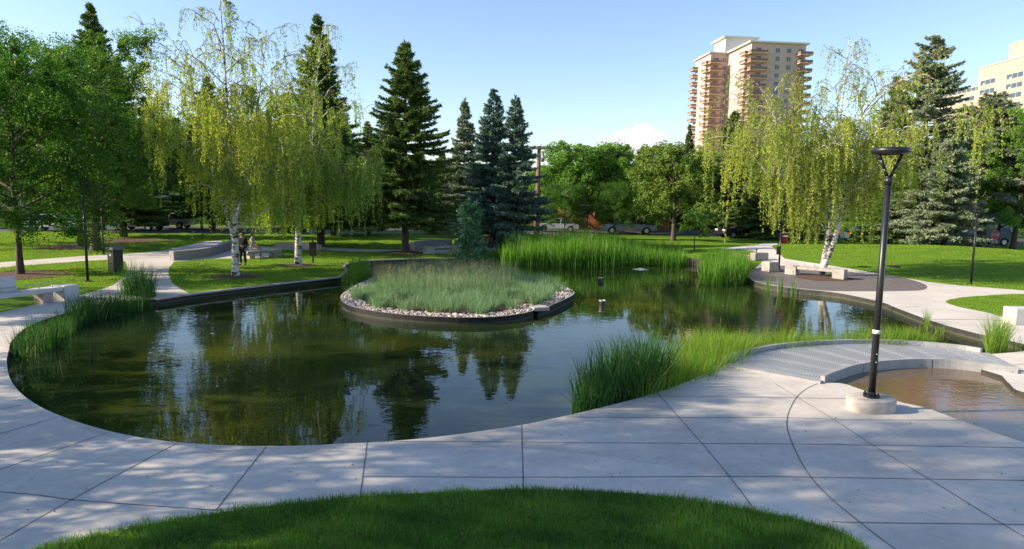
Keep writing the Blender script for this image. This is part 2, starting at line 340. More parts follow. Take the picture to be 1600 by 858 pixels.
# one tone per cast slab: faces joined across edges that are not joints
em = {}
for i, t in enumerate(T):
    if reg[i] in (1, 2):
        for k in range(3): em.setdefault(tuple(sorted((int(t[k]), int(t[(k+1) % 3])))), []).append(i)
par = list(range(len(T)))
def find(i):
    while par[i] != i: par[i] = par[par[i]]; i = par[i]
    return i
for e, l in em.items():
    if len(l) == 2 and e not in jset: par[find(l[0])] = find(l[1])
tone = {}; rs = np.random.RandomState(9); sv = []
for i in np.where(np.isin(reg, [1, 2]))[0]:
    r = find(i)
    if r not in tone: tone[r] = rs.uniform(.0, 1)
    sv.append(tone[r])
at__ = pave.data.attributes.new('slab', 'FLOAT', 'FACE'); at__.data.foreach_set('value', np.array(sv, np.float32))
for M in (concrete, concrete2):
    t = M.node_tree; b = t.nodes['Principled BSDF']; src = b.inputs['Base Color'].links[0].from_socket; a_ = t.nodes.new('ShaderNodeAttribute'); a_.attribute_name = 'slab'
    r = t.nodes.new('ShaderNodeMix'); r.data_type = 'RGBA'; t.links.new(a_.outputs['Fac'], r.inputs['Factor']); r.inputs[6].default_value = (.90, .91, .92, 1); r.inputs[7].default_value = (1.04, 1.03, 1.01, 1)
    x = t.nodes.new('ShaderNodeMix'); x.data_type = 'RGBA'; x.blend_type = 'MULTIPLY'; x.inputs['Factor'].default_value = 1; t.links.new(src, x.inputs[6]); t.links.new(r.outputs[2], x.inputs[7]); t.links.new(x.outputs[2], b.inputs['Base Color'])
print('slabs', len(tone))
# pond walls down from every shore edge
E = {}
for t, r in zip(T, reg):
    for i in range(3):
        a, b = t[i], t[(i+1) % 3]; E.setdefault((min(a, b), max(a, b)), []).append(r)
V = []; F = []
for (a, b), rr in E.items():
    if len(rr) == 2 and (rr[0] in (6, 7)) != (rr[1] in (6, 7)):
        n = len(V); za, zb = H[a], H[b]; V += [(*V2[a], za), (*V2[b], zb), (*V2[b], -.8), (*V2[a], -.8)]; F.append((n, n+1, n+2, n+3))
tag(npmesh('pond_wall', V, F, wall_m), kind='structure')
region('channel_floor', [8], wall_m, z=-.16)

# water
def watermat(name, c1, c2, c3, scale, bstr, bsc):
    M = bpy.data.materials.new(name); M.use_nodes = True; t = M.node_tree; b = t.nodes['Principled BSDF']
    c = t.nodes.new('ShaderNodeTexCoord')
    n = t.nodes.new('ShaderNodeTexNoise'); n.inputs['Scale'].default_value = scale; n.inputs['Detail'].default_value = 3; t.links.new(c.outputs['Object'], n.inputs['Vector'])
    r = t.nodes.new('ShaderNodeValToRGB'); e = r.color_ramp.elements; e[0].position = .38; e[0].color = (*c1, 1); e[1].position = .72; e[1].color = (*c3, 1)
    k = e.new(.56); k.color = (*c2, 1)
    t.links.new(n.outputs['Fac'], r.inputs['Fac']); t.links.new(r.outputs['Color'], b.inputs['Base Color'])
    b.inputs['Roughness'].default_value = .015; b.inputs['IOR'].default_value = 1.333; b.inputs['Specular IOR Level'].default_value = .5
    mp = t.nodes.new('ShaderNodeMapping'); mp.inputs['Scale'].default_value = (.8, 1.25, 1); t.links.new(c.outputs['Object'], mp.inputs['Vector'])
    n1 = t.nodes.new('ShaderNodeTexNoise'); n1.inputs['Scale'].default_value = bsc; n1.inputs['Detail'].default_value = 2.5; n1.inputs['Distortion'].default_value = .6; t.links.new(mp.outputs[0], n1.inputs['Vector'])
    n2 = t.nodes.new('ShaderNodeTexNoise'); n2.inputs['Scale'].default_value = .16; n2.inputs['Detail'].default_value = 2; t.links.new(c.outputs['Object'], n2.inputs['Vector'])
    m2 = t.nodes.new('ShaderNodeMapRange'); m2.inputs['From Min'].default_value = .4; m2.inputs['From Max'].default_value = .62; m2.inputs['To Min'].default_value = .25; t.links.new(n2.outputs['Fac'], m2.inputs['Value'])
    mm = t.nodes.new('ShaderNodeMath'); mm.operation = 'MULTIPLY'; t.links.new(n1.outputs['Fac'], mm.inputs[0]); t.links.new(m2.outputs[0], mm.inputs[1])
    bp = t.nodes.new('ShaderNodeBump'); bp.inputs['Strength'].default_value = 1; bp.inputs['Distance'].default_value = bstr
    t.links.new(mm.outputs[0], bp.inputs['Height']); t.links.new(bp.outputs['Normal'], b.inputs['Normal'])
    return M
wm = watermat('pond_water', (.010, .020, .010), (.020, .030, .007), (.055, .062, .008), .22, .0042, 2.6)
wm2 = watermat('shallow_water', (.17, .105, .06), (.12, .085, .05), (.08, .085, .045), .5, .006, 5)
region('pond_water', [6], wm, z=water_z())
region('wading_pool_water', [7], wm2, z=-.07)

# expansion joints as narrow dark strips in the paving mesh
bm = bmesh.new(); bm.from_mesh(pave.data)
for J in JO:
    L = smooth_line([Vector(q) for q in at2(J)], 6)
    w_ = .008 if at(*J[0]).y < 16 else .03
    ss = []
    for i, p in enumerate(L):
        d = (L[min(i+1, len(L)-1)]-L[max(i-1, 0)]).normalized(); s = Vector((-d.y, d.x))*w_
        ss.append((bm.verts.new((p.x+s.x, p.y+s.y, .004)), bm.verts.new((p.x-s.x, p.y-s.y, .004))))
    for a, b in zip(ss, ss[1:]):
        f = bm.faces.new((a[0], a[1], b[1], b[0])); f.material_index = 2
        if f.normal.z < 0: f.normal_flip()
for f in bm.faces: f.smooth = False
bm.normal_update()
for f in bm.faces:
    if f.normal.z < 0: f.normal_flip()
bm.to_mesh(pave.data); bm.free()

# coping along the left bank and far bank
def coping(pxs, label, w_=.16, z1=.035):
    bm = bmesh.new(); sweep(bm, smooth_line([Vector(q) for q in at2(pxs)], 5), w_, -.02, z1, 0)
    return tag(bmobj('pond_coping', bm, stone_m), label, 'kerb', kind=None)
coping([(245,468),(295,460.5),(340,455),(400,448),(470,440),(530,433.5)], 'long pale kerb edging the lawn where two birches stand')
coping([(577,407.5),(650,404.5),(716,403.5)], 'thin pale kerb along the far bank behind the island', .12)
coping([(531,433),(541,424),(537,417),(548,411.5),(577,408)], 'short curved white kerb beside the small reed inlet', .14, .06)

# ------------------------------------------------------------------ GRASS, REEDS
def blades(P, h, w_, lean, seed, z=None, segs=2, curve=.4, tuft=None):
    """grass blades at P (n,2|3): arrays h, w_; returns V,F quads with segs sections"""
    rs = np.random.RandomState(seed); n = len(P); P = np.asarray(P, float)
    if P.shape[1] == 2: P = np.c_[P, np.zeros(n) if z is None else z]
    h = np.broadcast_to(h, n).astype(float); w_ = np.broadcast_to(w_, n).astype(float)
    th = rs.uniform(0, 2*np.pi, n); ph = rs.uniform(0, 2*np.pi, n)
    ld = np.c_[np.cos(th), np.sin(th), np.zeros(n)]
    if tuft is not None: ld = tuft + ld*.35
    sd = np.c_[np.cos(ph), np.sin(ph), np.zeros(n)]
    lean = np.broadcast_to(lean, n)*rs.uniform(.2, 1, n)
    rows = []
    for k in range(segs+1):
        t = k/segs
        c = P + ld*(h*lean*(t*(1-curve)+curve*t*t))[:, None] + np.array([0, 0, 1.])*(h*(t-.35*lean*t*t))[:, None]
        ww = (w_*(1-t**1.6)*.5+.0004)[:, None]
        rows.append(c-sd*ww); rows.append(c+sd*ww)
    V = np.stack(rows, 1)  # n, 2(segs+1), 3
    base = (np.arange(n)*2*(segs+1))[:, None]
    F = np.concatenate([base+np.array([[2*k, 2*k+1, 2*k+3, 2*k+2]]) for k in range(segs)], 0)
    return V.reshape(-1, 3), F, segs
def scatter(poly, dens, seed, excl=()):
    rs = np.random.RandomState(seed); p = np.array(poly, float); lo, hi = p.min(0), p.max(0); n = int((hi-lo).prod()*dens)
    P = rs.uniform(lo, hi, (n, 2)); k = pip(P, poly)
    for e in excl: k &= ~pip(P, e)
    return P[k]
def patch_noise(P, s, seed):
    rs = np.random.RandomState(seed); v = np.zeros(len(P))
    for _ in range(7):
        a = rs.uniform(0, 6.28); f = s*rs.uniform(.5, 1.8); v += np.sin((P[:, 0]*math.cos(a)+P[:, 1]*math.sin(a))*f+rs.uniform(0, 6.28))
    return v/7*2
grass_m = leafmat('grass_blades', (.03, .11, .025), (.19, .33, .05), .38, .45, (1.6, 1.8, .5), .35)
dry_m = leafmat('dry_blade', (.20, .20, .08), (.30, .27, .13), .3, .8, (1.2, 1.1, .7), .1)
lawnb_m = leafmat('lawn_blades', (.10, .21, .022), (.25, .35, .045), .4, .8, (1.5, 1.5, .4), .05)
def lawn_blades(name, poly, dens, hmin, hmax, w0, seed, excl=(), label=None, m_=None):
    P = scatter(poly, dens, seed, excl); rs = np.random.RandomState(seed+1)
    if m_ is not None:
        ex = P[rs.choice(len(P), len(P)//25)]; P = np.r_[P, np.repeat(ex[patch_noise(ex, 5, seed) > .25], 6, 0)+rs.normal(size=(6*int((patch_noise(ex, 5, seed) > .25).sum()), 2))*.02]
    n = len(P)
    nz_ = patch_noise(P, 2.5, seed)
    h = rs.uniform(hmin, hmax, n)*(1+.35*nz_+.3*patch_noise(P, 9, seed+8))
    z = np.array([ht(x, y) for x, y in P]) - .004
    V, F, s = blades(P, np.clip(h, .02, 1), w0*rs.uniform(.7, 1.3, n), .7, seed+2, z)
    n2 = patch_noise(P, 7, seed+4); h_ = None; var = np.tile(np.clip(rs.uniform(0, 1, n)*.55+.25+.35*nz_+.25*n2, 0, 1), s)
    mi = np.tile((rs.rand(n) < (.05 if m_ is not None else 0)).astype(int), s)
    return tag(npmesh(name, V, F, [m_ or lawnb_m, dry_m], None, var, mi), label, 'grass', kind='stuff')
fgl = [p for p in LAWNP[0] if p[1] > 4]
fg_poly = [tuple(p) for p in LAWNP[0]]
lawn_blades('grass', [(-6.2,6.0),(6.2,6.0),(6.2,10),(-6.2,10)] and [p if p[1] > 5.9 else (p[0], 5.9) for p in fg_poly], 5200, .03, .115, .0068, 11, label='short dark green grass blades of the near lawn at the bottom', m_=grass_m)
lawn_blades('grass', LAWNP[1], 450, .03, .06, .014, 14, label='short sunlit grass of the small lawn at the right edge')
# lawns across the pond
allp = PAVE+[POND, DECK, STREET, BRIDGE, WADE]
lawn_blades('grass', [(-30,22),(2,30),(6,58),(-42,58)], 130, .04, .075, .022, 21, allp, 'mown grass of the lawns across the pond at the left')
lawn_blades('grass', [(6,36),(14,24),(36,20),(48,56),(6,58)], 130, .04, .075, .022, 22, allp, 'mown grass of the sunny rise at the right')

reed_m = leafmat('reed_leaf', (.04, .13, .018), (.17, .32, .04), .38, .5, (1.5, 1.8, .5))
reedd_m = leafmat('reed_leaf_dark', (.02, .075, .02), (.05, .13, .03), .3, .5, (1.5, 1.8, .5))
fine_m = leafmat('fine_grass', (.08, .19, .02), (.25, .36, .05), .42, .6, (1.5, 1.6, .6))
fescue_m = leafmat('blue_fescue', (.09, .21, .13), (.26, .38, .18), .35, .6, (1.2, 1.3, .8))
seed_m = leafmat('grass_seed_head', (.34, .31, .16), (.48, .45, .25), .35, .7, (1.2, 1.1, .8))
def reeds(name, poly, dens, h0, h1, w0, seed, m_, label, lean=.25, z0=-.22, segs=4, clump=0, heads=0, cat='reeds', prof=None):
    P = scatter(poly, dens, seed); n = len(P); rs = np.random.RandomState(seed+5)
    tuft = None
    if clump:   # gather blades into clumps
        k = max(3, int(n/clump)); Cc = P[rs.choice(n, k)]; idx = rs.randint(0, k, n); off = rs.normal(size=(n, 2))*.10*(h1/.6)
        P = Cc[idx]+off; tuft = np.c_[off/(np.linalg.norm(off, axis=1)[:, None]+1e-6), np.zeros(n)]*.9
    nz_ = patch_noise(P, .9, seed)
    h = rs.uniform(h0, h1, n)*(1+.28*nz_)
    if prof: h = h*np.array([prof(x, y) for x, y in P])
    V, F, s = blades(P, h, w0*rs.uniform(.6, 1.3, n), lean, seed+6, np.full(n, z0), segs, .6, tuft)
    var = np.tile(rs.uniform(0, 1, n), s)
    A = Acc(); A.add(V, F, var)
    k = rs.choice(n, n//18); st, sf, ss = blades(P[k]+rs.normal(size=(len(k), 2))*.03, h[k]*rs.uniform(.6, 1.1, len(k)), w0*.7, lean*1.8, seed+11, np.full(len(k), z0), 3); A.add(st, sf, np.tile(rs.uniform(0, 1, len(k)), ss), 1)
    if heads:
        k = rs.choice(n, int(n*heads)); Q = np.c_[P[k], h[k]*rs.uniform(.95, 1.15, len(k))+z0]; Q[:, :2] += rs.normal(size=(len(k), 2))*.05
        c = np.repeat(Q, 10, 0)+rs.normal(size=(len(k)*10, 3))*np.array([.03, .03, .07]); a = runit(rs, len(c))*.014+np.array([0, 0, .014]); b = perp(a, rs)*.004
        v, f = diamonds(c, a, b); A.add(v, f, rs.uniform(0, 1, len(c)), 1)
        st, sf, ss = blades(P[k], (h[k]*1.02), .006, .12, seed+9, np.full(len(k), z0), 2); A.add(st, sf, np.tile(rs.uniform(0, 1, len(k)), ss), 1)
    o = A.obj(name, [m_, seed_m]); return tag(o, label, cat, kind='stuff')
CAT = at2([(782,409),(840,410),(900,411),(960,412),(1020,412),(1060,413),(1074,411),(1066,400),(1020,391),(900,388),(830,390),(790,400)])
reeds('cattail_bed', CAT, 130, .8, 1.6, .036, 31, reed_m, 'wide dense stand of tall green cattails along the far bank', .2, prof=lambda x, y: 1.05-.28*max(0, min(1, (x-6)/4)))
reeds('cattail_bed', at2([(690,402),(740,403),(790,402),(840,403),(835,395),(780,394),(730,397)]), 90, .5, .9, .03, 32, reed_m, 'low bright reeds on the far bank left of the cattail stand', .25)
reeds('cattail_bed', at2([(1092,437),(1120,441),(1160,440),(1172,432),(1168,420),(1140,413),(1095,414)]), 160, .9, 1.4, .03, 33, reed_m, 'clump of bright green cattails beside the dark terrace', .22)
reeds('bulrush_clump', at2([(203,462),(240,467),(243,462),(222,456),(200,458)]+[(185,466)], 0), 420, .95, 1.45, .022, 34, reedd_m, 'tall dark bulrush clump where the left path meets the pond', .35)
reeds('bulrush_clump', at2([(120,500),(150,494),(200,482),(240,472),(225,466),(150,478),(100,490)]), 300, .6, 1.0, .018, 35, reedd_m, 'middle height bulrushes along the left bank by the bench', .3)
reeds('bulrush_clump', at2([(22,555),(60,545),(110,515),(130,500),(90,494),(45,510),(18,538)]), 220, .45, .8, .014, 36, reedd_m, 'thin sparse bulrushes at the leftmost bend of the pond', .45)
reeds('bulrush_clump', at2([(74,538),(100,532),(108,520),(82,524)]), 300, .8, 1.15, .02, 37, reedd_m, 'single upright bulrush tuft standing in the water at the left', .3)
reeds('bulrush_clump', at2([(905,644),(950,633),(1000,620),(1046,605),(1040,582),(985,580),(925,600),(893,625)]), 380, .7, 1.3, .024, 38, reedd_m, 'big bulrush clump at the near shore right of the open water', .45)
reeds('bulrush_clump', at2([(895,646),(925,640),(900,628),(880,636)]), 60, .7, 1.25, .012, 39, reedd_m, 'few thin arching stems leaning left over the open water', .85)
reeds('shore_grass', at2([(1005,620),(1050,605),(1095,588),(1130,569),(1160,557),(1150,545),(1100,548),(1050,565),(1010,590)]), 900, .5, .85, .010, 40, fine_m, 'soft bright green grass along the near shore below the footbridge', .6, clump=60)
reeds('shore_grass', at2([(1080,553),(1150,557),(1200,549),(1260,541),(1250,533),(1150,535),(1090,540)]), 900, .5, .85, .010, 41, fine_m, 'fine grass at the left end of the metal footbridge', .55, clump=60)
reeds('shore_grass', at2([(1255,541),(1350,538),(1420,540),(1462,544),(1455,535),(1350,530),(1260,533)]), 900, .38, .62, .011, 42, fine_m, 'low yellow green grass strip behind the footbridge', .5, clump=50)
reeds('shore_grass', at2([(1538,551),(1575,549),(1572,538),(1545,538)]), 750, .5, .9, .011, 43, fine_m, 'bushy bright grass tuft at the right end of the footbridge', .5, z0=-.1, heads=.02)
reeds('shore_grass', at2([(1578,550),(1600,550),(1600,541),(1585,540)]), 200, .25, .6, .008, 44, fine_m, 'sparse grass at the right frame edge beyond the footbridge', .5, z0=-.1)
reeds('shore_grass', at2([(1445,507),(1452,508),(1452,503),(1446,502)]), 900, .4, .75, .012, 45, fine_m, 'narrow grass tuft in front of the sunny right path', .25)
reeds('shore_grass', at2([(1462,512),(1478,515),(1476,509),(1464,507)]), 260, .2, .45, .010, 46, fine_m, 'little grass tuft beside the narrow one on the right path', .4)
reeds('bulrush_clump', at2([(530,438),(560,441),(578,430),(575,415),(548,418),(542,430)]), 130, .5, .95, .022, 47, reed_m, 'reeds filling the small inlet beside the curved kerb', .35)
for i, (a, b) in enumerate([((1200,448),'second'), ((1219,450),'third'), ((1240,452),'fourth')]):
    x, y = a; reeds('bulrush_clump', at2([(x-4,y+3),(x+4,y+3),(x+4,y-1),(x-4,y-1)]), 110, .7, [.75, 1.25, .95][i], .022, 50+i, reed_m, ['short sparse reed tuft in front of the dark terrace', 'tallest reed tuft in front of the dark terrace', 'thin lone reed stems nearest the birch reflection'][i], .2)

# ------------------------------------------------------------------ ISLAND
isl = thing('pond_island', (0,0,0), 'planted island ringed with black steel edging and cobbles in the pond', 'island')
def offset_in(poly, d):
    P = [Vector(p) for p in poly]; n = len(P); area = sum(P[i].x*P[(i+1)%n].y-P[(i+1)%n].x*P[i].y for i in range(n)); sg = 1 if area > 0 else -1; out = []
    for i in range(n):
        t = (P[(i+1)%n]-P[i-1]).normalized(); out.append(tuple(P[i]+Vector((-t.y, t.x))*d*sg))
    return out
inner = offset_in(ISL, .05)
bm = bmesh.new(); n = len(ISL)
ring = [[bm.verts.new((x, y, z)) for x, y in L] for L, z in ((ISL, -.5), (ISL, .03), (inner, .03), (inner, -.1))]
for a, b in zip(ring, ring[1:]):
    for i in range(n): bm.faces.new((a[i], a[(i+1)%n], b[(i+1)%n], b[i])).material_index = 1 if a is ring[1] else 0
bmobj('steel_edging', bm, [steel_m, stone_m], isl)
bm = bmesh.new(); bm.faces.new([bm.verts.new((x, y, -.03)) for x, y in inner]); bmobj('soil', bm, mulch_m, isl)
# little landing box cut in the edging
bm = bmesh.new(); c = at(838, 480, .08); bbox(bm, (c.x+.1, c.y+.12, .03), (.55, .5, .12), .35); bmobj('edging_block', bm, stone_m, isl, bevel=.01)
# cobbles: band along the rim
rs = np.random.RandomState(5); inn2 = offset_in(ISL, .75)
P = scatter(ISL, 170, 6, [inn2]); P = P[pip(P, offset_in(ISL, .08))]
P = P[rs.permutation(len(P))]
ico = bmesh.new(); bmesh.ops.create_icosphere(ico, subdivisions=2, radius=1); IV = np.array([v.co[:] for v in ico.verts]); IF = np.array([[v.index for v in f.verts] for f in ico.faces]); ico.free()
A = Acc()
for i, (x, y) in enumerate(P):
    s = .026+.04*rs.uniform()**2; sc = s*np.array([rs.uniform(.9, 1.4), rs.uniform(.8, 1.1), rs.uniform(.55, .8)]); th = rs.uniform(0, 6.28)
    v = IV*sc*(1+.1*np.sin(IV[:, [1, 2, 0]]*3+i)); v = np.c_[v[:, 0]*math.cos(th)-v[:, 1]*math.sin(th), v[:, 0]*math.sin(th)+v[:, 1]*math.cos(th), v[:, 2]]
    A.add(v+np.array([x, y, -.01+rs.uniform(0, .04)]), IF, np.full(len(IF), rs.uniform(0, 1)))
st_m = leafmat('river_stone', (.27, .21, .17), (.50, .46, .42), 0.0, .7)
tag(A.obj('cobbles', st_m, None, True), 'rounded pale river cobbles around the rim of the island', 'cobbles', kind='stuff')
inn3 = offset_in(ISL, .5)
cx, cy = np.mean(ISL, 0)
reeds('ornamental_grass', inn3, 400, .34, .56, .011, 60, fescue_m, 'blue green tufted grass covering the middle of the island', .75, z0=0, clump=110, cat='grass')
backp = [p for p in inn3]
reeds('ornamental_grass', at2([(600,452),(700,462),(790,455),(820,440),(780,428),(700,420),(620,428),(585,440)], .08), 230, 0.5, .86, .008, 61, fescue_m, 'taller grass with tan seed heads at the back of the island', .5, z0=0, heads=.16, cat='grass')
reeds('ornamental_grass', at2([(575,442),(600,446),(612,434),(590,430)], .08), 60, .5, .8, .007, 62, seed_m, 'dry brown seed stems at the left back of the island', .6, z0=0, heads=.5, cat='grass')

# ------------------------------------------------------------------ TREES
def norm(v): return v/(np.linalg.norm(v)+1e-9)
def leaf_cloud(rs, Cn, rad, per, ls, flat=.7, droop=.0):
    """leaves in lumpy clusters round centres"""
    n = len(Cn)*per; c = np.repeat(Cn, per, 0); r = np.repeat(rad, per)
    u = runit(rs, n)*(rs.uniform(0, 1, n)**.3)[:, None]; u[:, 2] *= flat
    p = c+u*r[:, None]; p[:, 2] -= droop*r*(u[:, 0]**2+u[:, 1]**2)
    a = runit(rs, n); a[:, 2] *= .6; a[:, 2] -= .15; a /= np.linalg.norm(a, axis=1)[:, None]
    nrm = runit(rs, n)*1.0+np.array([0, 0, .4]); b = np.cross(a, nrm); b /= np.linalg.norm(b, axis=1)[:, None]+1e-9
    s = ls*rs.uniform(.6, 1.2, n)
    return diamonds(p, a*s[:, None]*.5, b*s[:, None]*.34), rs
def decid(seed, Ht, Rc, base, nleaf, ls, lm, bm_=None, trunk_r=.16, ntr=1, clr=.62, squash=1.0, gaps=.0, nlimb=15):
    """returns trunk mesh data and crown mesh objects under a root at origin"""
    rs = np.random.RandomState(seed); root = bpy.data.objects.new('tree', None); COL.objects.link(root)
    A = Acc(); tips = []; trad = []
    top = Ht*.8; n = 9
    for q in range(ntr):
        lean = rs.uniform(-.05, .05, 2)*Ht*(1 if ntr == 1 else 2.2)
        path = [np.array([lean[0]*(k/n)**1.3+rs.normal()*.03*k/n*3, lean[1]*(k/n)**1.3+rs.normal()*.03*k/n*3, top*k/n-(.15 if k == 0 else 0)]) for k in range(n+1)]
        rad = [trunk_r*(1-.85*(k/n))*(1.45 if k == 0 else 1.08 if k == 1 else 1) for k in range(n+1)]
        v, f = tube_np(path, rad, 9); A.add(v, f); path = np.array(path)
        nb = nlimb//ntr
        for i in range(nb):
            t = (base/top)+(1-base/top)*((i+.5)/nb)**.9*.98; k = t*n; i0 = min(int(k), n-1); p0 = path[i0]+(path[i0+1]-path[i0])*(k-i0)
            az = i*2.4+rs.uniform(-.4, .4)+q*2
            hh = p0[2]; tt = (hh-base)/(Ht-base)
            L = Rc*(math.sin(math.pi*min(1, max(.05, (.25+tt*.75))))**.55)*rs.uniform(.75, 1.08)
            rise = (.25+.9*tt)*L*rs.uniform(.7, 1.2)
            end = p0+np.array([math.cos(az)*L, math.sin(az)*L, rise*rs.uniform(.35, 1.1)]); end[2] = min(end[2], Ht*.97)
            mid = (p0+end)/2+np.array([0, 0, .12*L])+rs.normal(size=3)*.12
            pp = np.array([p0, (p0+mid)/2+rs.normal(size=3)*.05, mid, (mid+end)/2+rs.normal(size=3)*.08, end]); r0 = trunk_r*(.5-.28*tt)
            v, f = tube_np(pp, [r0, r0*.75, r0*.55, r0*.35, r0*.12], 6); A.add(v, f)
            for j in range(9):
                s = .3+.7*(j/8); pb = pp[min(int(s*4), 3)]+(pp[min(int(s*4), 3)+1]-pp[min(int(s*4), 3)])*(s*4-min(int(s*4), 3))
                az2 = az+rs.uniform(-1.5, 1.5); l2 = Rc*rs.uniform(.18, .42); e2 = pb+np.array([math.cos(az2)*l2, math.sin(az2)*l2, l2*rs.uniform(-.7, 1.0)])
                if e2[2] > Ht: e2[2] = Ht-rs.uniform(0, .3)
                v, f = tube_np([pb, (pb+e2)/2+np.array([0, 0, .06]), e2], [r0*.25, r0*.16, r0*.05], 4); A.add(v, f)
                if rs.rand() < gaps: continue
                tips.append(e2); trad.append(Rc*rs.uniform(.10, .22))
                tips.append((pb+e2)/2+rs.normal(size=3)*.1*l2); trad.append(Rc*rs.uniform(.05, .11))
    # leader clumps
    for i in range(8): tips.append(np.array([path[-1][0]+rs.normal()*.3*Rc*.5, path[-1][1]+rs.normal()*.3*Rc*.5, Ht*rs.uniform(.84, .98)])); trad.append(Rc*rs.uniform(.1, .2))
    tips = np.array(tips); trad = np.array(trad); tips[:, 2] = base*.85+(tips[:, 2]-base*.85)*squash
    A.obj('trunk', bm_ or bark_m, root, True)
    per = max(10, nleaf//len(tips))
    (V, F), _ = leaf_cloud(rs, tips, trad*clr/.62*rs.uniform(.55, 1.25, len(tips)), per, ls, .9)
    var = np.clip(np.repeat(rs.uniform(.1, .9, len(tips)), per)*.5+rs.uniform(0, .5, len(F)), 0, 1)
    o = npmesh('crown', V, F, lm, root, var)
    return root
def spruce(seed, Ht, Rb, base, lm, trunk_r=.17, dens=1.0, ns=.11, droop=.25, gappy=.0, power=.85, rag=.2, up=.25):
    rs = np.random.RandomState(seed); root = bpy.data.objects.new('tree', None); COL.objects.link(root)
    A = Acc(); v, f = tube_np([[0, 0, -.15], [0, 0, Ht*.3], [rs.normal()*.05, 0, Ht*.7], [0, 0, Ht]], [trunk_r*1.3, trunk_r*.85, trunk_r*.4, .012], 9); A.add(v, f)
    Cc = []; Dd = []; Ln = []; Va = []
    z = base; bi = 0
    while z < Ht-.1:
        t = (z-base)/(Ht-base); Lz = Rb*((1-t)**power)*(1 if t > .06 else .8)
        for j in range(rs.randint(7, 10)):
            if rs.rand() < gappy: continue
            az = rs.uniform(0, 6.283); L = max(.12, Lz*rs.uniform(1-rag*1.6, 1+rag*.7)); zz = z+rs.uniform(-.15, .15)
            s = np.linspace(0, 1, 9); dr = (droop*(1-t)-up*t)*L; tipup = .16*L*(1-t)
            prof = -dr*s**1.3+tipup*s**3
            B = np.c_[np.cos(az)*L*s, np.sin(az)*L*s, zz+prof]
            v, f = tube_np(B, np.linspace(max(.012, .016*L), .005, 9), 4); A.add(v, f)
            nt_ = max(3, int(L/(.15/dens))); bvar = rs.uniform(0, .5)
            for k in range(nt_):
                u = .12+.88*(k+.5)/nt_; p = np.array([np.interp(u, s, B[:, q]) for q in range(3)])
                tl = min(.75, .16+.36*L*(1-u)*rs.uniform(.6, 1.1))
                for sd in (-1, 1):
                    a2 = az+sd*rs.uniform(.55, 1.05); d = np.array([math.cos(a2), math.sin(a2), rs.uniform(-.35, .05)]); d = norm(d)
                    m_ = max(1, int(tl/(ns*.8)))
                    for q in range(m_):
                        Cc.append(p+d*(q+.5)/m_*tl); Dd.append(d); Ln.append(ns); Va.append(bvar)
            Cc.append(B[-1]); Dd.append(norm(B[-1]-B[-2])); Ln.append(ns*1.2); Va.append(bvar)
        z += .24+.16*(1-t)+rs.uniform(0, .06)
    for q in range(int(14)):
        Cc.append(np.array([0, 0, Ht-q*.06])); Dd.append(np.array([0, 0, 1.])); Ln.append(ns); Va.append(.3)
    A.obj('trunk', bark_m, root, True)
    C_ = np.repeat(np.array(Cc), 6, 0); D_ = np.repeat(np.array(Dd), 6, 0); L_ = np.repeat(np.array(Ln), 6)*1.35; n = len(C_)
    C_ = C_+rs.normal(size=(n, 3))*.035; a = D_*.8+runit(rs, n)*.65; a /= np.linalg.norm(a, axis=1)[:, None]; L_ = L_*rs.uniform(.6, 1.25, n)
    b = perp(a, rs)
    V, F = diamonds(C_+a*L_[:, None]*.3, a*L_[:, None]*.75, b*L_[:, None]*.2)
    var = np.clip(np.repeat(np.array(Va), 6)+rs.uniform(0, .5, n), 0, 1)
    npmesh('crown', V, F, lm, root, var)
    return root
birch_bark = None
def birchmat():
    M = bpy.data.materials.new('birch_bark'); M.use_nodes = True; t = M.node_tree; b = t.nodes['Principled BSDF']; b.inputs['Roughness'].default_value = .75
    c = t.nodes.new('ShaderNodeTexCoord'); mp = t.nodes.new('ShaderNodeMapping'); mp.inputs['Scale'].default_value = (2.6, 2.6, 7.5); t.links.new(c.outputs['Object'], mp.inputs[0])
    n = t.nodes.new('ShaderNodeTexNoise'); n.inputs['Scale'].default_value = 1.0; n.inputs['Detail'].default_value = 5; n.inputs['Roughness'].default_value = .7; t.links.new(mp.outputs[0], n.inputs['Vector'])
    r = t.nodes.new('ShaderNodeValToRGB'); e = r.color_ramp.elements; e[0].position = .43; e[0].color = (.03, .025, .02, 1); e[1].position = .5; e[1].color = (.62, .58, .52, 1)
    t.links.new(n.outputs['Fac'], r.inputs[0]); t.links.new(r.outputs[0], b.inputs['Base Color'])
    bp = t.nodes.new('ShaderNodeBump'); bp.inputs['Distance'].default_value = .02; t.links.new(n.outputs['Fac'], bp.inputs['Height']); t.links.new(bp.outputs[0], b.inputs['Normal'])
    return M
birch_bark = birchmat()
twig_m = mat('birch_twig', (.17, .12, .08), .8)
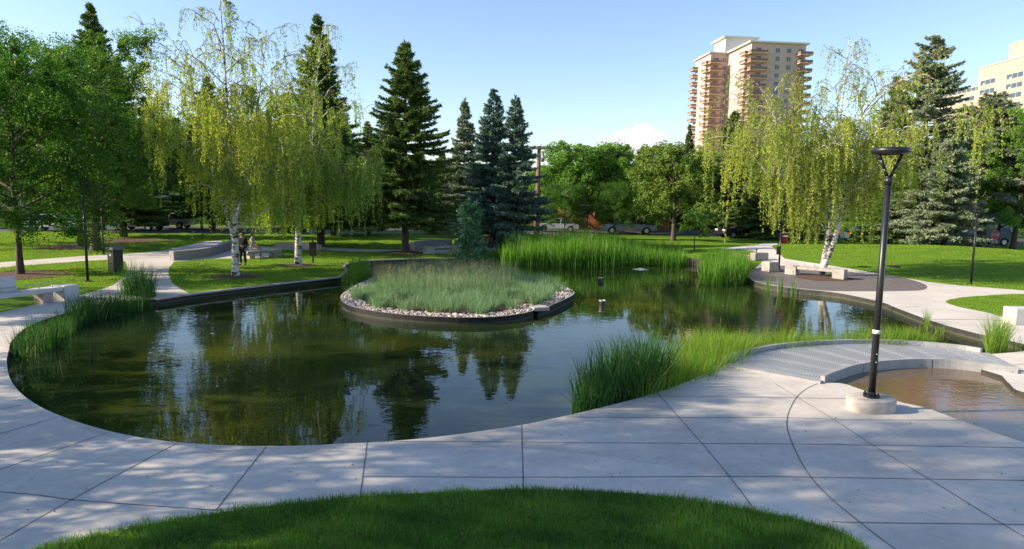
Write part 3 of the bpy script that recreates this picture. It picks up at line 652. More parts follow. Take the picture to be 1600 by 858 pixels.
def birch(seed, Ht, Rc, nstr, lm, trunks, trunk_r=.17, lowz=1.2, ls=.066, leafgap=.032, wide_z=.45, topthin=.5):
    """weeping birch: trunks = list of paths (list of xyz) for white stems"""
    rs = np.random.RandomState(seed); root = bpy.data.objects.new('tree', None); COL.objects.link(root)
    A = Acc(); anchors = []
    for pth, r0 in trunks:
        P = np.array([p for p in smooth_line([Vector(p) for p in pth], 5)]); n = len(P)
        rr = np.array([r0*(1-.93*(k/(n-1))**1.15)*(1.35 if k == 0 else 1.1 if k == 1 else 1) for k in range(n)])
        v, f = tube_np(P, np.maximum(rr, .012), 10); A.add(v, f)
        nb = int(len(pth)*4.5)
        for i in range(nb):
            t = .3+.68*(i+.5)/nb; k = t*(n-1); i0 = int(k); p0 = P[i0]+(P[min(i0+1, n-1)]-P[i0])*(k-i0)
            if p0[2] < Ht*.17: continue
            az = i*2.4+rs.uniform(-.5, .5); hh = p0[2]/Ht
            env = Rc*max(.2, 1-abs(hh-wide_z)**1.5/(1-wide_z)**1.5*.85) if hh > wide_z else Rc*(.72+.28*hh/wide_z)
            L = env*rs.uniform(.55, 1.05)
            out = np.array([math.cos(az), math.sin(az), 0])
            if np.dot(out[:2], p0[:2]) < 0: L *= .8
            s = np.linspace(0, 1, 9); up = L*rs.uniform(.3, .75)*(1.1-.3*hh)
            B = p0+out*(L*s)[:, None]+np.array([0, 0, 1.])*(up*np.sin(s*2.2)/.81*(1))[:, None]+np.cumsum(rs.normal(size=(9, 3))*.035, 0)
            B[:, 2] = np.minimum(B[:, 2], Ht)
            rb = max(.018, r0*.33*(1-.5*t)); v, f = tube_np(B, np.linspace(rb, .006, 9), 5); A.add(v, f, mi=0 if i % 3 else 0)
            for q in range(2, 9): anchors.append((B[q], out, 1.0, hh))
            for j in range(4):
                q = rs.randint(2, 8); az2 = az+rs.choice([-1, 1])*rs.uniform(.5, 1.3); o2 = np.array([math.cos(az2), math.sin(az2), 0]); l2 = L*rs.uniform(.25, .5)
                s2 = np.linspace(0, 1, 6); B2 = B[q]+o2*(l2*s2)[:, None]+np.array([0, 0, 1.])*(l2*.35*np.sin(s2*2.4))[:, None]
                v, f = tube_np(B2, np.linspace(.014, .004, 6), 4); A.add(v, f, mi=1)
                for q2 in range(1, 6): anchors.append((B2[q2], o2, .8, hh))
        for q in range(int(n*.55), n, 1): anchors.append((P[q], np.array([math.cos(q*2.1), math.sin(q*2.1), 0]), .5, 1))
    gw = np.repeat(rs.gamma(.8, 1, len(anchors)//5+1), 5)[:len(anchors)]; gw /= gw.sum(); pick = rs.choice(len(anchors), nstr, p=gw)
    Tw = Acc(); LC = []; LA = []; LV = []
    for i in range(nstr):
        p, out, wgt, hh = anchors[pick[i]]
        if p[2] > Ht*.72 and rs.rand() < topthin: continue
        o = norm(out+np.array([rs.normal()*.6, rs.normal()*.6, 0])); maxL = max(.4, p[2]-lowz-rs.exponential(.5)); L = min(maxL, (.35+rs.gamma(1.8, .5))*(1 if p[2] < Ht*.7 else .6))
        m_ = 10; s = np.linspace(0, 1, m_); hx = rs.uniform(.12, .38)
        B = p+o*(hx*(1-np.exp(-3*s)))[:, None]+np.array([0, 0, -1.])*(L*s-.12*np.sin(np.minimum(s*6, 3.14)))[:, None]+np.cumsum(rs.normal(size=(m_, 3))*np.array([.018, .018, 0]), 0)
        v, f = tube_np(B, np.linspace(.006, .002, m_), 3); Tw.add(v, f)
        den = (1. if p[2] < Ht*.72 else .45)
        nl = int(L/leafgap*den); u = rs.uniform(.06, 1, nl); c = np.stack([np.interp(u, s, B[:, k]) for k in range(3)], 1)
        LC.append(c+rs.normal(size=(nl, 3))*.035); LV.append(np.full(nl, rs.uniform(0, .62)**1.3))
    A.obj('trunk', [birch_bark, twig_m], root, True)
    Tw.obj('hanging_twigs', twig_m, root)
    c = np.concatenate(LC); n = len(c); a = runit(rs, n)*.6+np.array([0, 0, -.8]); a /= np.linalg.norm(a, axis=1)[:, None]; b = perp(a, rs); s = ls*rs.uniform(.6, 1.3, n)[:, None]
    V, F = diamonds(c+a*s*.4, a*s*.6, b*s*.42)
    npmesh('crown', V, F, lm, root, np.clip(np.concatenate(LV)+rs.uniform(0, .4, n), 0, 1))
    return root
def settle(root, name, loc, label, group=None, rz=0, sc=1):
    root.name = name; root.location = loc; root.rotation_euler.z = rz
    root.scale = (sc, sc, sc) if not isinstance(sc, tuple) else sc
    root['category'] = 'tree'; root['label'] = label
    if group: root['group'] = group
    return root
def dup(root, name, loc, label, rz=0, sc=1, group=None, matl=None):
    r = root.copy(); COL.objects.link(r)
    for k in list(r.keys()):
        if k == 'group': del r[k]
    for ch in root.children:
        c = ch.copy(); COL.objects.link(c); c.parent = r
        if matl and c.name.startswith('crown'):
            c.material_slots[0].link = 'OBJECT'; c.material_slots[0].material = matl
    return settle(r, name, loc, label, group, rz, sc)

lf_birch = leafmat('birch_leaf', (.16, .26, .05), (.50, .54, .12), .42, .6, (1.75, 1.7, .45), .12)
lf_birch2 = leafmat('birch_leaf_green', (.14, .25, .05), (.42, .50, .12), .42, .6, (1.7, 1.75, .5), .12)
lf_dark = leafmat('linden_leaf', (.022, .075, .014), (.085, .18, .02), .28, .5, (1.8, 2.2, .5))
lf_mid = leafmat('elm_leaf', (.045, .12, .018), (.15, .26, .035), .3, .5, (1.6, 1.8, .5))
lf_light = leafmat('ash_leaf', (.07, .17, .025), (.20, .34, .06), .32, .5, (1.5, 1.7, .6))
lf_yel = leafmat('maple_leaf', (.045, .13, .02), (.27, .33, .07), .3, .5, (1.4, 1.4, .5))
lf_spr = leafmat('spruce_needle', (.05, .11, .03), (.19, .25, .06), .15, .6, (1.2, 1.3, .6))
lf_blue = leafmat('blue_spruce_needle', (.07, .13, .10), (.20, .29, .21), .15, .6, (1, 1.2, 1))
lf_grey = leafmat('grey_spruce_needle', (.12, .18, .11), (.36, .40, .25), .2, .6, (1, 1, .9))
lf_young = leafmat('larch_needle', (.06, .17, .09), (.14, .30, .15), .3, .6, (1.2, 1.3, .8))

# --- weeping birches
pA = gp(368, 432); hA = topz(350, 0, pA.y)
bA = birch(101, hA, 3.8, 2900, lf_birch, [([(0,0,-.1),(.02,0,1.2),(.05,.02,2.8),(-.1,.1,5),(-.2,.1,8),(-.3,0,hA)], .17), ([(-.02,0,1.6),(-.35,.1,2.8),(-1.0,.3,4.6),(-1.6,.4,7),(-2.0,.3,9.6)], .09), ([(.05,0,2.4),(.6,-.2,4),(1.1,-.2,6.5),(1.7,-.1,10.6)], .08)], lowz=1.7)
settle(bA, 'weeping_birch', pA, 'yellow green weeping birch nearest the left path, single white trunk in mulch')
pB = gp(466, 415); hB = topz(500, 38, pB.y)
bB = birch(102, hB, 3.3, 2400, lf_birch2, [([(0,0,-.1),(.02,0,1.3),(.02,.02,2.4),(-.45,.1,3.6),(-.7,.1,6),(-1.0,0,9)], .19), ([(.02,0,2.2),(.5,-.1,3.2),(.9,-.2,5.2),(1.0,-.2,8),(1.5,-.1,hB)], .13), ([(.3,0,2.6),(1.4,-.3,3.3),(2.6,-.3,4.2)], .05)], lowz=1.5, topthin=.35)
settle(bB, 'weeping_birch', pB, 'greener weeping birch with forked white trunk left of the dark spruce')
pC = gp(1285, 431); hC = topz(1300, 60, pC.y)
bC = birch(103, hC, 4.2, 3400, lf_birch, [([(0,0,-.1),(.05,0,1),(.18,0,2.6),(.1,.1,4.5),(.35,.1,7),(.5,0,hC)], .15), ([(.02,0,.5),(.4,-.1,1.7),(.65,-.1,3.2),(.7,-.1,5),(1.3,0,7.6),(2.2,0,9)], .15), ([(.15,0,3.4),(-1.2,-.2,4.9),(-2.4,-.2,6.3),(-3.3,-.1,8.8)], .10), ([(.0,0,2.9),(-1.4,-.4,4.0),(-2.5,-.7,4.7),(-3.3,-.9,4.8)], .06), ([(.6,0,4),(1.8,-.3,4.9),(2.6,-.3,5.2)], .05)], lowz=1.3, wide_z=.4, topthin=.45)
settle(bC, 'weeping_birch', pC, 'weeping birch on the right terrace with two crossing white trunks')

# --- spruces
def spr_at(seed, bx, by, tx, ty, Rb, lm, label, d=None, base=1.2, **k):
    p = gp(bx, by) if d is None else far(bx, d); h = topz(tx, ty, p.y)-p.z
    return settle(spruce(seed, h, Rb, base, lm, **k), 'spruce', p, label), h
sp1, _ = spr_at(201, 633, 395, 636, 66, 4.3, lf_spr, 'dark green spruce with bare lower trunk standing alone behind the island', base=2.0, trunk_r=.2, up=.35, power=.8)
sp2, _ = spr_at(202, 725, 372, 725, 155, 2.7, lf_grey, 'narrow brownish spruce just right of the dark lone spruce', d=60, base=.8, ns=.13)
sp3, h3 = spr_at(203, 770, 385, 772, 140, 3.3, lf_blue, 'blue spruce with the taller pointed top left of the utility pole', d=51, base=.7, ns=.12)
sp4, _ = spr_at(204, 803, 385, 799, 150, 3.1, lf_blue, 'blue spruce touching the utility pole with its right hand branches', d=49, base=.7, ns=.12, rag=.25)
sp5, h5 = spr_at(205, 500, 385, 490, 24, 4.2, lf_spr, 'tall spruce rising behind the greener birch', d=48, base=1.6, ns=.12, trunk_r=.22)
sp6, _ = spr_at(206, 1142, 375, 1142, 175, 3.2, lf_spr, 'slim dark spruce in front of the pink apartment tower', d=70, base=.8, ns=.15, power=.6)
sp7, _ = spr_at(207, 1440, 388, 1448, 56, 4.2, lf_grey, 'tall ragged spruce with open irregular top right of the near lamp post', d=56, base=2.0, ns=.14, gappy=.3, rag=.45, trunk_r=.25, power=.5)
sp8, _ = spr_at(208, 1482, 390, 1490, 215, 3.5, lf_grey, 'broad silvery spruce whose branches sweep to the lawn at right', d=50, base=.4, ns=.13, power=.7, droop=.35)
sp9, _ = spr_at(209, 1540, 388, 1580, 145, 5.0, lf_grey, 'big grey spruce with clear lower trunk before the beige building', d=54, base=3.6, ns=.14, droop=.5, trunk_r=.3, power=.6)
def sdup(src, hs, bx, d, tx, ty, label, wid=1, rz=1, matl=None):
    p = far(bx, d); h = topz(tx, ty, d); s = h/hs
    return dup(src, 'spruce', p, label, rz, (s*wid, s*wid, s), None, matl)
sdup(sp5, h5, 155, 62, 152, 6, 'tall spruce poking above the leafy trees at the upper left', 1.0, 1.2)
sdup(sp5, h5, 190, 54, 190, 90, 'old spruce with thick double trunk behind the left lawn', 1.15, 2.2)
sdup(sp3, h3, 1073, 84, 1073, 195, 'small spruce tip showing above the maple left of the tower', .6, .6, lf_spr)
sdup(sp5, h5, 520, 60, 455, 130, 'spruce hidden between the two weeping birches', 1.2, 3.2)
sdup(sp5, h5, 330, 66, 320, 120, 'spruce far behind the yellow green birch', 1.3, 4.2)
sdup(sp5, h5, 575, 62, 575, 190, 'shadowy spruce left of the lone dark spruce', 1.2, 5.2)
sdup(sp3, h3, 690, 66, 690, 235, 'low blue spruce behind the mid ground seating', 1.2, 2.2, lf_spr)
sdup(sp3, h3, 1390, 62, 1400, 120, 'spruce behind the weeping birch at right', 1.2, 4.2, lf_spr)
sdup(sp3, h3, 1185, 66, 1190, 230, 'spruce standing left of the right path behind birch strands', 1.2, 5.2, lf_spr)
sdup(sp3, h3, 1250, 68, 1250, 220, 'spruce standing right of the right path behind birch strands', 1.2, .2, lf_spr)
# young conifer on the island
p = at(732, 428, .0); settle(spruce(210, topz(735, 312, p.y), 1.15, .3, lf_young, trunk_r=.05, dens=.75, ns=.10, droop=-.25, up=.45, power=.6, rag=.35, gappy=.3), 'young_larch', p, 'small feathery young conifer growing on the back of the island')

# --- broadleaf trees
def dec_at(seed, bx, by, ty, Rc, lm, label, name='broadleaf_tree', d=None, base=2.2, nleaf=52000, ls=.11, **k):
    p = gp(bx, by) if d is None else far(bx, d); h = topz(bx, ty, p.y)-p.z
    return settle(decid(seed, h, Rc, base, nleaf, ls, lm, **k), name, p, label), h
t1, h1 = dec_at(301, 32, 430, 74, 4.0, lf_dark, 'dark green linden with slim trunk in mulch by the left bench', 'linden_tree', base=1.5, nleaf=105000, ls=.105, trunk_r=.13, nlimb=30)
t2, h2 = dec_at(302, 150, 392, 34, 3.7, lf_mid, 'tall mid green elm behind the two left lamp posts', 'elm_tree', base=2.4, nleaf=95000, ls=.12, trunk_r=.25, nlimb=30, squash=1)
t3, hh3 = dec_at(303, 900, 365, 228, 4.6, lf_light, 'light green ash tree right of the utility pole', 'ash_tree', d=78, base=1.0, nleaf=52000, ls=.24, trunk_r=.3, nlimb=20)
t4, h4 = dec_at(304, 1052, 376, 228, 3.6, lf_yel, 'maple with yellow tipped foliage left of the thin sapling', 'maple_tree', base=1.2, nleaf=50000, ls=.19, trunk_r=.2, nlimb=20)
def ddup(src, hs, bx, d, ty, label, wid=1, rz=1, matl=None, name='broadleaf_tree', by=None):
    p = far(bx, d) if by is None else gp(bx, by); h = topz(bx, ty, p.y)-p.z; s = h/hs
    return dup(src, name, p, label, rz, (s*wid, s*wid, s), None, matl)
ddup(t2, h2, 122, 44, 130, 'elm with shorter trunk left of the pair of lamp posts', 1.0, 2.2, None, 'elm_tree')
ddup(t1, h1, -20, 44, 70, 'linden cut by the left frame edge beyond the lawn', 1.0, 3.3, lf_mid, 'linden_tree')
ddup(t3, hh3, 975, 82, 232, 'ash tree in the middle of the far row', 1.0, 2.3, None, 'ash_tree')
ddup(t3, hh3, 1010, 74, 250, 'green ash tree crowding the left side of the maple', .9, 4.3, lf_mid, 'ash_tree')
ddup(t3, hh3, 862, 92, 262, 'pale ash tree directly right of the utility pole', 1.1, 5.3, None, 'ash_tree')
ddup(t1, h1, 884, 70, 288, 'low dark linden with dense crown left of the far lamp post', .95, .7, lf_dark, 'linden_tree')
ddup(t1, h1, 962, 70, 285, 'low dark linden in front of the parked pickup', .9, 2.7, lf_dark, 'linden_tree')
ddup(t4, h4, 1100, 72, 250, 'leafy tree between the maple and the slim spruce', .9, 2, lf_mid, 'maple_tree')
ddup(t2, h2, 1420, 66, 250, 'leafy tree behind the near lamp post', 1.1, 3, lf_mid, 'elm_tree')
ddup(t2, h2, 1592, 52, 160, 'thick leaning elm at the right edge by the red sign', 1.0, 4, lf_light, 'elm_tree')
ddup(t2, h2, 1566, 58, 215, 'elm with pale slanting trunk behind the red sign', 1.0, 5, lf_mid, 'elm_tree')
ddup(t2, h2, 1500, 78, 210, 'leafy tree below the beige building', 1.2, 1, lf_mid, 'elm_tree')
# belt of trees beyond the street
rs = np.random.RandomState(77); srcs = [(t2, h2), (t3, hh3), (t1, h1), (t4, h4)]
kinds = ['leafy', 'round', 'spreading', 'full']
spots = [(-160,92,150),(-60,86,130),(20,94,150),(80,84,170),(170,96,180),(240,88,190),(300,98,200),(370,90,205),(430,98,215),(500,92,225),(560,98,225),(620,92,245),(680,98,250),(740,94,262),(800,100,275),(920,104,258),(990,104,262),(1050,100,258),(1110,96,262),(1165,92,268),(1220,96,262),(1280,92,262),(1340,96,258),(1400,90,255),(1470,94,262),(1530,92,250),(1600,86,250),(1680,90,240),(1780,84,220)]
belt_at = ['outside the left frame edge', 'cut by the left frame edge', 'over the dark red car', 'over the white car', 'behind the taller left elm', 'above the pale blue house', 'between the blue house and the yellow birch', 'straight behind the yellow birch crown', 'right of the yellow birch crown', 'behind the forked birch', 'right of the forked birch', 'left of the lone dark spruce', 'right of the lone dark spruce', 'behind the brownish spruce', 'behind the utility pole', 'behind the orange brick house', 'right of the orange brick house', 'behind the yellow tipped maple', 'right of the maple', 'behind the slim dark spruce', 'above the end of the right path', 'behind the left strands of the right birch', 'behind the right birch crown', 'left of the near lamp head', 'behind the ragged spruce', 'below the beige building', 'behind the red sign', 'just outside the right frame edge', 'well outside the right frame edge']
for i, (x, d, ty) in enumerate(spots):
    s_, h_ = srcs[i % 3]; ddup(s_, h_, x, d, ty, 'distant green tree across the street, '+belt_at[i], 1.25, i*1.7, [lf_mid, lf_dark, lf_light][i % 3] if x > 700 else [lf_dark, lf_mid][i % 2], 'broadleaf_tree')['group'] = 'trees in the far belt beyond the street'
# shade trees outside the picture at the left, whose shadows cross the paving
for i, (x, y, h, wd, lab) in enumerate([(-15.5,7.6,9.4,.95,'shade tree just left of the pond plaza'),(-20,11.6,9.6,.9,'shade tree behind the left end of the plaza'),(-22,4.2,17,.75,'second shade tree back from the plaza edge'),(-15,2.2,8.2,.9,'shortest shade tree nearest the bottom left corner'),(-23,-1,16,.8,'shade tree left of the near lawn'),(-27,20.5,9.2,1.0,'shade tree behind the long bench, left of the linden')]):
    if i == 0: shd = settle(decid(333, 10.0, 4.0, 1.8, 40000, .13, lf_mid, nlimb=22, gaps=.4), 'broadleaf_tree', Vector((x, y, 0)), lab, None, 0, (h/10*wd, h/10*wd, h/10)); continue
    s_, h_ = (shd, 10.0); s = h/h_
    dup(s_, 'broadleaf_tree', Vector((x, y, 0)), lab, i*1.3, (s*wd, s*wd, s))
# sapling
p = gp(1085, 391); sa = decid(320, topz(1085, 322, p.y), .85, .9, 2600, .11, lf_light, trunk_r=.045, nlimb=9); settle(sa, 'sapling', p, 'thin young tree with pale trunk alone on the grass right of the cattails')
# shrubs and low hedges between trunks
def shrub(seed, p, r, h, lm, label, ls=.12, n=9000):
    rs = np.random.RandomState(seed); root = thing('shrub', p, label, 'shrub'); k = 46
    C_ = runit(rs, k)*rs.uniform(.3, .85, (k, 1))*np.array([r, r, h*.55])+np.array([0, 0, h*.5]); C_[:, 2] = np.abs(C_[:, 2])
    (V, F), _ = leaf_cloud(rs, C_, np.full(k, .33*r), n//k, ls, .9)
    npmesh('foliage', V, F, lm, root, rs.uniform(0, 1, len(F)))
    A = Acc()
    for i in range(7):
        e = C_[i*3]; v, f = tube_np([[0, 0, -.05], e*.5+np.array([0, 0, .1]), e], [.04, .025, .008], 5); A.add(v, f)
    A.obj('stems', bark_m, root, True); return root
sh = shrub(1, far(60, 78), 2.6, 2.8, lf_dark, 'dark hedge shrub across the street at far left')
k = 0
for x, d, lab in [(-60,78,'hedge shrub at the far left edge beyond the street'),(130,80,'dark hedge shrub behind the white parked car'),(200,82,'round shrub behind the thick spruce trunk'),(285,78,'shrub behind the leftmost birch strands'),(345,76,'shrub behind the seated person'),(410,80,'shrub between the two birch trunks'),(470,74,'shrub straight behind the forked birch trunk'),(545,76,'shrub left of the lone spruce trunk'),(600,80,'shrub just left of the lone spruce trunk'),(665,82,'shrub right of the lone spruce trunk'),(745,84,'shrub behind the island conifer'),(800,84,'bright shrub left of the utility pole'),(851,80,'yellow green shrub beside the silver car'),(1045,90,'shrub behind the maple trunk'),(1100,86,'shrub behind the sapling'),(1160,84,'shrub left of the right path'),(1240,84,'shrub behind the maroon sign'),(1320,80,'shrub behind the right birch trunks'),(1380,82,'shrub left of the ragged spruce'),(1440,82,'shrub behind the ragged spruce'),(1620,76,'shrub at the right edge beyond the red sign')]:
    r = sh.copy(); COL.objects.link(r); r.location = far(x, d); r.rotation_euler.z = k; r['label'] = lab; r.scale = (1.2, 1, .8+.15*(k % 4))
    for ch in sh.children:
        c = ch.copy(); COL.objects.link(c); c.parent = r
        if c.name.startswith('foliage') and k % 3: c.material_slots[0].link = 'OBJECT'; c.material_slots[0].material = [None, lf_mid, lf_light][k % 3] if x > 780 else lf_dark
    k += 1
# mulch rings
def mulch(px, py, r, label):
    rs = np.random.RandomState(int(px)); p = gp(px, py); bm = bmesh.new(); c = bm.verts.new((p.x, p.y, p.z+.07)); n = 26
    ring = []
    for i in range(n):
        a = i/n*6.283; q = r*(1+.08*rs.normal()); x, y = p.x+math.cos(a)*q, p.y+math.sin(a)*q*.9; ring.append(bm.verts.new((x, y, ht(x, y)+.012)))
    for i in range(n): bm.faces.new((c, ring[i], ring[(i+1) % n]))
    tag(bmobj('mulch_ring', bm, mulch_m, smooth=True), label, 'mulch', kind='stuff')
mulch(368, 432, 1.15, 'bark mulch under the yellow green birch'); mulch(466, 415, 1.0, 'bark mulch under the forked birch'); mulch(32, 430, 1.9, 'bark mulch under the left linden')
mulch(130, 386, 2.6, 'brown mulch around the elm trunks'); mulch(200, 376, 3.0, 'brown mulch around the thick spruce trunk'); mulch(1287, 434, 1.3, 'dry mulch round the right birch'); mulch(633, 395, 1.6, 'needle litter under the lone spruce')
reeds('grass_tuft', at2([(1288,436),(1308,438),(1312,433),(1296,431)]), 260, .12, .3, .015, 70, fine_m, 'small grass tuft at the foot of the right birch', .5, z0=.02, cat='grass')
# ------------------------------------------------------------------ FOOTBRIDGE with steel grating
def resample(L, n):
    P = np.array([p[:2] for p in L], float); s = np.r_[0, np.cumsum(np.linalg.norm(np.diff(P, axis=0), axis=1))]; u = np.linspace(0, s[-1], n)
    return np.stack([np.interp(u, s, P[:, k]) for k in (0, 1)], 1), s[-1]
NB = 60
bo, lo_ = resample(sm(bridge_out, 6), NB); bi_, li_ = resample(sm(bridge_in, 6), NB)
gm = bpy.data.materials.new('steel_grating'); gm.use_nodes = True; t = gm.node_tree; b = t.nodes['Principled BSDF']
b.inputs['Base Color'].default_value = (.50, .52, .54, 1); b.inputs['Metallic'].default_value = .35; b.inputs['Roughness'].default_value = .5
uv = t.nodes.new('ShaderNodeUVMap'); sx = t.nodes.new('ShaderNodeSeparateXYZ'); t.links.new(uv.outputs[0], sx.inputs[0])
def mth(op, a, bb=None):
    n = t.nodes.new('ShaderNodeMath'); n.operation = op
    for i, v in enumerate((a, bb)):
        if v is None: continue
        if isinstance(v, (int, float)): n.inputs[i].default_value = v
        else: t.links.new(v, n.inputs[i])
    return n.outputs[0]
zig = mth('MULTIPLY', mth('PINGPONG', sx.outputs[0], .045), .55)
bar = mth('LESS_THAN', mth('FRACT', mth('DIVIDE', mth('ADD', sx.outputs[1], zig), .06)), .56)
rib = mth('LESS_THAN', mth('FRACT', mth('DIVIDE', sx.outputs[0], .09)), .22)
solid = mth('MAXIMUM', bar, rib)
tr = t.nodes.new('ShaderNodeBsdfTransparent'); ms = t.nodes.new('ShaderNodeMixShader'); t.links.new(solid, ms.inputs[0]); t.links.new(tr.outputs[0], ms.inputs[1]); t.links.new(b.outputs[0], ms.inputs[2]); t.links.new(ms.outputs[0], t.nodes['Material Output'].inputs['Surface'])
mid = bo.mean(0)
fb = thing('footbridge', (0, 0, 0), 'curved metal grating footbridge with low kerbs beside the wading pool', 'footbridge')
V = []; F = []; UVs = []
K = 6
for i in range(NB):
    for k in range(K+1):
        p = bo[i]+(bi_[i]-bo[i])*(k/K); V.append((*p, .045))
for i in range(NB-1):
    for k in range(K):
        a = i*(K+1)+k; F.append((a, a+1, a+K+2, a+K+1))
deck = npmesh('grating_deck', V, F, gm, fb)
ul = deck.data.uv_layers.new(name='UVMap')
for lp in deck.data.loops:
    i, k = divmod(lp.vertex_index, K+1); ul.data[lp.index].uv = (i/(NB-1)*(lo_+li_)/2, np.linalg.norm(bo[i]-bi_[i])*k/K)
kerb_m = mat('kerb_steel', (.40, .40, .39), .6, vscale=4, col2=(.30, .30, .30), metal=.2, bump=.1)
for L, off, nm in ((bo, 0, 'kerb'), (bi_, 0, 'kerb')):
    for (a, c) in ((0, 20), (20, 41), (41, 59)):
        bm = bmesh.new(); q = resample(L[a:c+1], 14)[0]; d = q[-1]-q[-2]; q[-1] = q[-1]-d/np.linalg.norm(d)*.03
        sweep(bm, q, .09, -.15, .15); bmobj(nm, bm, kerb_m, fb, bevel=.008)
bm = bmesh.new(); sweep(bm, [bo[0]*1.0, (bo[0]+bi_[0])/2, bi_[0]], .3, -.15, .05); bmobj('threshold', bm, kerb_m, fb)
bm = bmesh.new(); sweep(bm, [bo[-1], (bo[-1]+bi_[-1])/2, bi_[-1]], .3, -.15, .05); bmobj('threshold', bm, kerb_m, fb)
bm = bmesh.new()     # panel seams and beams carrying the deck
for i in range(4, NB-2, 7):
    a, c = Vector((*bo[i], 0)), Vector((*bi_[min(NB-1, i+2)], 0)); d = c-a
    bbox(bm, ((a.x+c.x)/2, (a.y+c.y)/2, .01), (d.length, .05, .06), math.atan2(d.y, d.x))
bmobj('cross_beam', bm, kerb_m, fb)

# ------------------------------------------------------------------ LAMP POSTS
lens_m = mat('lamp_lens', (.45, .46, .42), .35)
band_m = mat('white_band', (.75, .75, .74), .6)
def ring_head(bm, z, r):
    prof = [(r*.60, z-.055), (r*.90, z-.05), (r*.98, z-.03), (r, z+.015), (r*.97, z+.045), (r*.88, z+.06), (r*.60, z+.05), (r*.60, z-.055)]
    lathe(bm, prof, 36)
def lamp(p, Hh, label, group=None, footing=False, rz=0, extras=(), r=.31, rp=.062):
    t = thing('lamp_post', p, label, 'lamp post', group, rz); z0 = .24 if footing else 0
    bm = bmesh.new(); bcyl(bm, (0, 0, z0), (0, 0, Hh-.54), rp, rp*.78, 20); bmobj('pole', bm, black_m, t, True)
    bm = bmesh.new(); bcyl(bm, (0, 0, z0), (0, 0, z0+.03), .14, .14, 20)
    bcyl(bm, (0, 0, z0+.03), (0, 0, z0+.1), rp*1.25, rp*1.15, 20); bmobj('base_plate', bm, black_m, t)
    bm = bmesh.new(); bcyl(bm, (0, 0, Hh-.58), (0, 0, Hh-.46), rp*.95, rp*1.1, 20)
    for s in (-1, 1):
        pts_ = [(0, 0, Hh-.50), (s*.04, 0, Hh-.43), (s*.10, 0, Hh-.30), (s*.17, 0, Hh-.15), (s*.215, 0, Hh-.05)]
        for a, c in zip(pts_, pts_[1:]): bcyl(bm, a, c, .03, .028, 10)
    bmobj('yoke', bm, black_m, t, True)
    bm = bmesh.new(); ring_head(bm, Hh, r); bmobj('ring_head', bm, black_m, t, True)
    bm = bmesh.new(); lathe(bm, [(.001, -.02), (r*.58, -.02), (r*.598, -.005), (r*.598, .03), (.001, .035)], 32, 0, (0, 0, Hh-.015)); bmobj('lamp_lens', bm, lens_m, t, True)
    if footing:
        for k in range(4):
            a = k*math.pi/2+.6; bm = bmesh.new(); bcyl(bm, (.115*math.cos(a), .115*math.sin(a), z0), (.115*math.cos(a), .115*math.sin(a), z0+.09), .018, .018, 8)
            bcyl(bm, (.115*math.cos(a), .115*math.sin(a), z0+.03), (.115*math.cos(a), .115*math.sin(a), z0+.06), .032, .032, 6); bmobj('anchor_bolt', bm, black_m, t)
        bm = bmesh.new()
        rr_ = [[], [], []]
        for i in range(36):
            a = i/36*6.283; c = math.cos(a); s = math.sin(a); e = .55
            x = .42*math.copysign(abs(c)**.75, c); y = .30*math.copysign(abs(s)**.75, s)
            for q, (z, k) in enumerate(((-.02, 1.0), (.215, 1.0), (.24, .955))): rr_[q].append(bm.verts.new((x*k, y*k, z)))
        for a_, b_ in zip(rr_, rr_[1:]):
            for i in range(36): bm.faces.new((a_[i], a_[(i+1) % 36], b_[(i+1) % 36], b_[i]))
        bm.faces.new(rr_[2]); bmobj('concrete_footing', bm, stone_m, t, True)
        bm = bmesh.new(); bcyl(bm, (0, 0, 1.42), (0, 0, 1.49), rp*.985, rp*.985, 20); bmobj('label_band', bm, band_m, t, True)
        for z in (1.05, .9):
            bm = bmesh.new(); bcyl(bm, (0, -rp*.9, z), (0, -rp*1.02, z), .012, .012, 8); bmobj('access_screw', bm, band_m, t)
    return t
p = at(1360, 640, 0); lamp(p, 4.68, 'near black lamp post on oval concrete footing right of the plaza', footing=True, rz=.1, r=.32, rp=.064)
p = gp(137, 440); lamp(p, topz(128, 287, p.y), 'taller black lamp post between the left bench and the litter bin', rp=.055)
p = gp(162, 398); lamp(p, topz(157, 290, p.y), 'black lamp post farther back behind the litter bin', rp=.055)
p = gp(1517, 444); lamp(p, topz(1521, 318, p.y)-p.z, 'black lamp post standing in the sunny right lawn', rp=.05)
p = gp(913, 386); lamp(p, topz(914, 322, p.y)-p.z, 'far lamp post rising behind the cattails', rp=.055)
p = gp(1217, 421); LP = lamp(p, topz(1219, 345, p.y)-p.z, 'black lamp post behind the terrace carrying a maroon panel', rp=.05)
maroon = mat('maroon_panel', (.22, .015, .02), .5); white_p = mat('white_paint', (.75, .75, .74), .5)
bm = bmesh.new(); bbox(bm, (.22, 0, 1.62), (.30, .02, .52)); bmobj('banner', bm, maroon, LP, bevel=.004)
bm = bmesh.new(); bbox(bm, (.22, -.014, 1.76), (.26, .008, .07)); bmobj('banner_stripe', bm, white_p, LP)
bm = bmesh.new(); bbox(bm, (-.1, 0, 1.0), (.14, .1, .42)); bmobj('control_box', bm, black_m, LP, bevel=.01)
# small dark signs on posts in the left lawns
def post_sign(px, py, w_, h_, zc, label):
    t = thing('post_sign', gp(px, py), label, 'sign'); bm = bmesh.new(); bcyl(bm, (0, 0, -.05), (0, 0, zc+h_/2+.15), .045, .045, 12); bmobj('post', bm, black_m, t)
    bm = bmesh.new(); bbox(bm, (.02, -.06, zc), (w_, .03, h_)); bmobj('panel', bm, steel_m, t, bevel=.008)
post_sign(489, 411, .40, .75, .75, 'dark panel on a post on the lawn right of the forked birch')
post_sign(316, 373, .22, .8, 1.1, 'dark narrow panel on a post far behind the yellow green birch')

